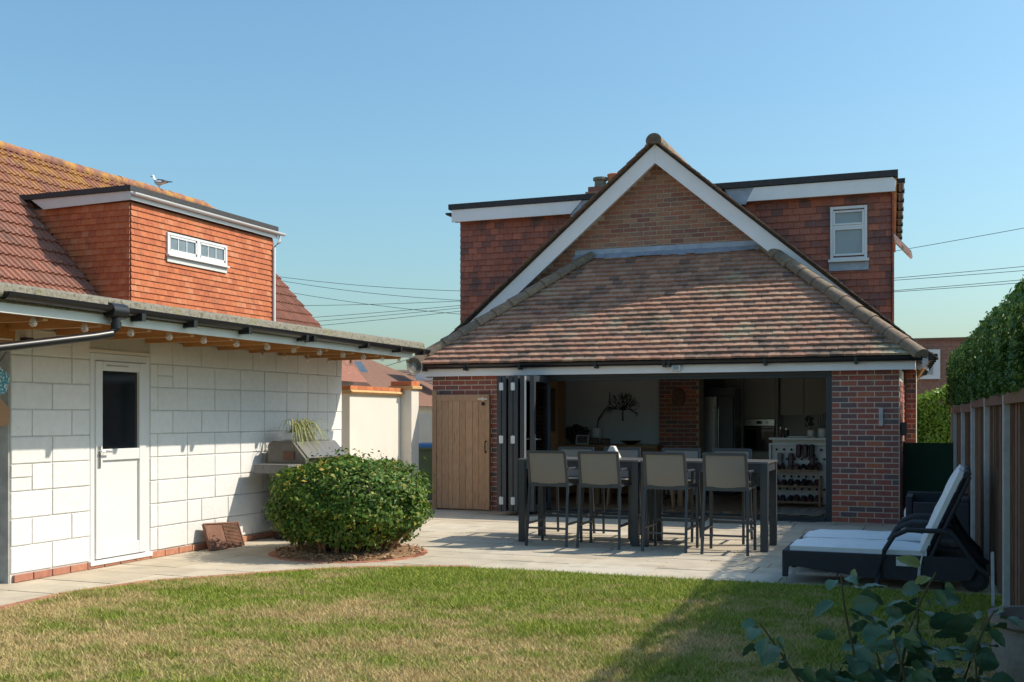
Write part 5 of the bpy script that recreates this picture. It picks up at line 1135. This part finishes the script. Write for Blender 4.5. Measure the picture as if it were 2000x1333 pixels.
bx('seat', 'rattan', ac, -.36, .26, 13.05, 13.6, .08, .3, bev=.01); bx('backrest', 'rattan', ac, -.38, .28, 13.6, 13.68, .08, .58, bev=.01); bx('arm', 'rattan', ac, -.30, .28, 13.0, 13.06, .08, .50, bev=.01); bx('arm', 'rattan', ac, .20, .28, 13.062, 13.6, .3, .55, bev=.01); bx('arm', 'rattan', ac, -.38, -.31, 13.062, 13.6, .08, .56, bev=.01)
bx('cushion', 'cushion', ac, -.40, -.31, 13.1, 13.55, .3, .42, bev=.03)
for x in (-.36, .22): bx('leg', 'rattan', ac, x, x + .05, 13.02, 13.07, 0, .08); bx('leg', 'rattan', ac, x, x + .05, 13.6, 13.65, 0, .08)
# leaning offcut by the fence
o = MB().box(-.01, .01, 0, .09, 0, .45, Matrix.Translation((.36, 9.0, 0)) @ Matrix.Rotation(R(-22), 4, 'X')).build('timber_offcut', 'concrete_post'); tag(o, 'short grey timber offcut leaning on fence near the pot', 'timber')

# ---------------------------------------------------------------- stone pot and rose shrub in the foreground
po = thing('stone_urn', 'weathered stone garden urn beside fence', 'urn', (.43, 5.35, 0))
MB().lathe([(.13, 0), (.15, .05), (.1, .09), (.1, .12), (.17, .2), (.215, .34), (.225, .44), (.195, .5), (.2, .52), (.235, .54), (.24, .58), (.21, .58), (.17, .5)], 28, (.43, 5.35, 0)).build('bowl', 'stone_pot', po, smooth=True)
MB().lathe([(.001, .015), (.19, .0)], 20, (.43, 5.35, .52)).build('compost', 'soil', po)
ro = thing('rose_shrub', 'leafy rose shrub with dark blue-green leaves in foreground', 'shrub', (-.12, 4.1, 0))
def leafmesh(w_):
    mb = MB(); n_ = 10; vs = []
    for i in range(n_ + 1):
        t = i / n_; ww = w_ * (math.sin(math.pi * t ** .78) ** .62) * (1 + (.07 if i % 2 else -.03)) if 0 < t < 1 else .004; y = t; zc = -.22 * t * t
        rip = .025 * math.sin(t * 22)
        vs += [(-ww, y, zc + ww * .3 + rip), (-ww * .5, y, zc + ww * .22), (0, y, zc), (ww * .5, y, zc + ww * .22), (ww, y, zc + ww * .3 - rip)]
    mb.add(vs, [(i * 5 + j, i * 5 + j + 1, i * 5 + j + 6, i * 5 + j + 5) for i in range(n_) for j in range(4)])
    return mb
lm1 = leafmesh(.40).mesh('leaf', 'leaf_rose', smooth=None); lm2 = leafmesh(.34).mesh('leaf', 'leaf_rose', smooth=None); lm3 = leafmesh(.3).mesh('leaf', 'leaf_shoot', smooth=True)
rr = random.Random(11); BV = ro.location.copy()
def stemline(p, q, bend, n=9):
    p, q = Vector(p), Vector(q); return [p.lerp(q, i / n) + Vector(bend) * (4 * (i / n) * (1 - i / n)) for i in range(n + 1)]
stems = [((-.18, 4.15, 0), (-.62, 4.05, .70), (-.03, 0, .06)), ((-.12, 4.1, 0), (-.33, 4.0, .90), (-.05, 0, .1)), ((-.1, 4.12, 0), (-.02, 4.0, .92), (-.08, 0, .05)), ((-.05, 4.15, 0), (.17, 4.15, .78), (0, 0, .1)), ((-.12, 4.05, 0), (-.16, 3.9, .72), (.05, 0, 0)),
         ((-.15, 4.1, 0), (-.36, 3.95, .58), (-.02, 0, .1)), ((-.06, 4.1, 0), (.10, 3.95, .66), (.06, 0, .05)), ((-.1, 4.2, 0), (-.08, 4.25, .80), (0, 0, 0)), ((-.1, 4.1, 0), (-.5, 3.95, .42), (0, 0, .12)), ((-.05, 4.1, 0), (.2, 3.98, .48), (0, 0, .1)), ((-.1, 4.1, 0), (-.1, 3.85, .5), (0, 0, .1)), ((-.1, 4.1, 0), (-.25, 4.2, .7), (0, 0, .05))]
for si, (p, q, bnd) in enumerate(stems):
    ln_ = stemline(p, q, bnd, 14); MB().tube(ln_, .008, 6, .003).build('stem', 'stem', ro, smooth=True)
    for i in range(4, 15):
        for s_ in range(3):
            if rr.random() < .12: continue
            base = ln_[i]; a = rr.uniform(0, 6.283); d = Vector((math.cos(a), math.sin(a), rr.uniform(-.8, .45))).normalized()
            size = rr.uniform(.055, .11) * (.75 if i > 12 else 1); off = rr.uniform(.01, .07)
            o = link('leaf', (lm3 if (i > 13 and si in (2, 4)) else rr.choice((lm1, lm1, lm2))), ro)
            o.matrix_local = Matrix.Translation(base + d * off - BV) @ d.to_track_quat('Y', 'Z').to_matrix().to_4x4() @ Matrix.Rotation(R(rr.uniform(-85, 85)), 4, 'Y') @ Matrix.Diagonal((size, size, size, 1))
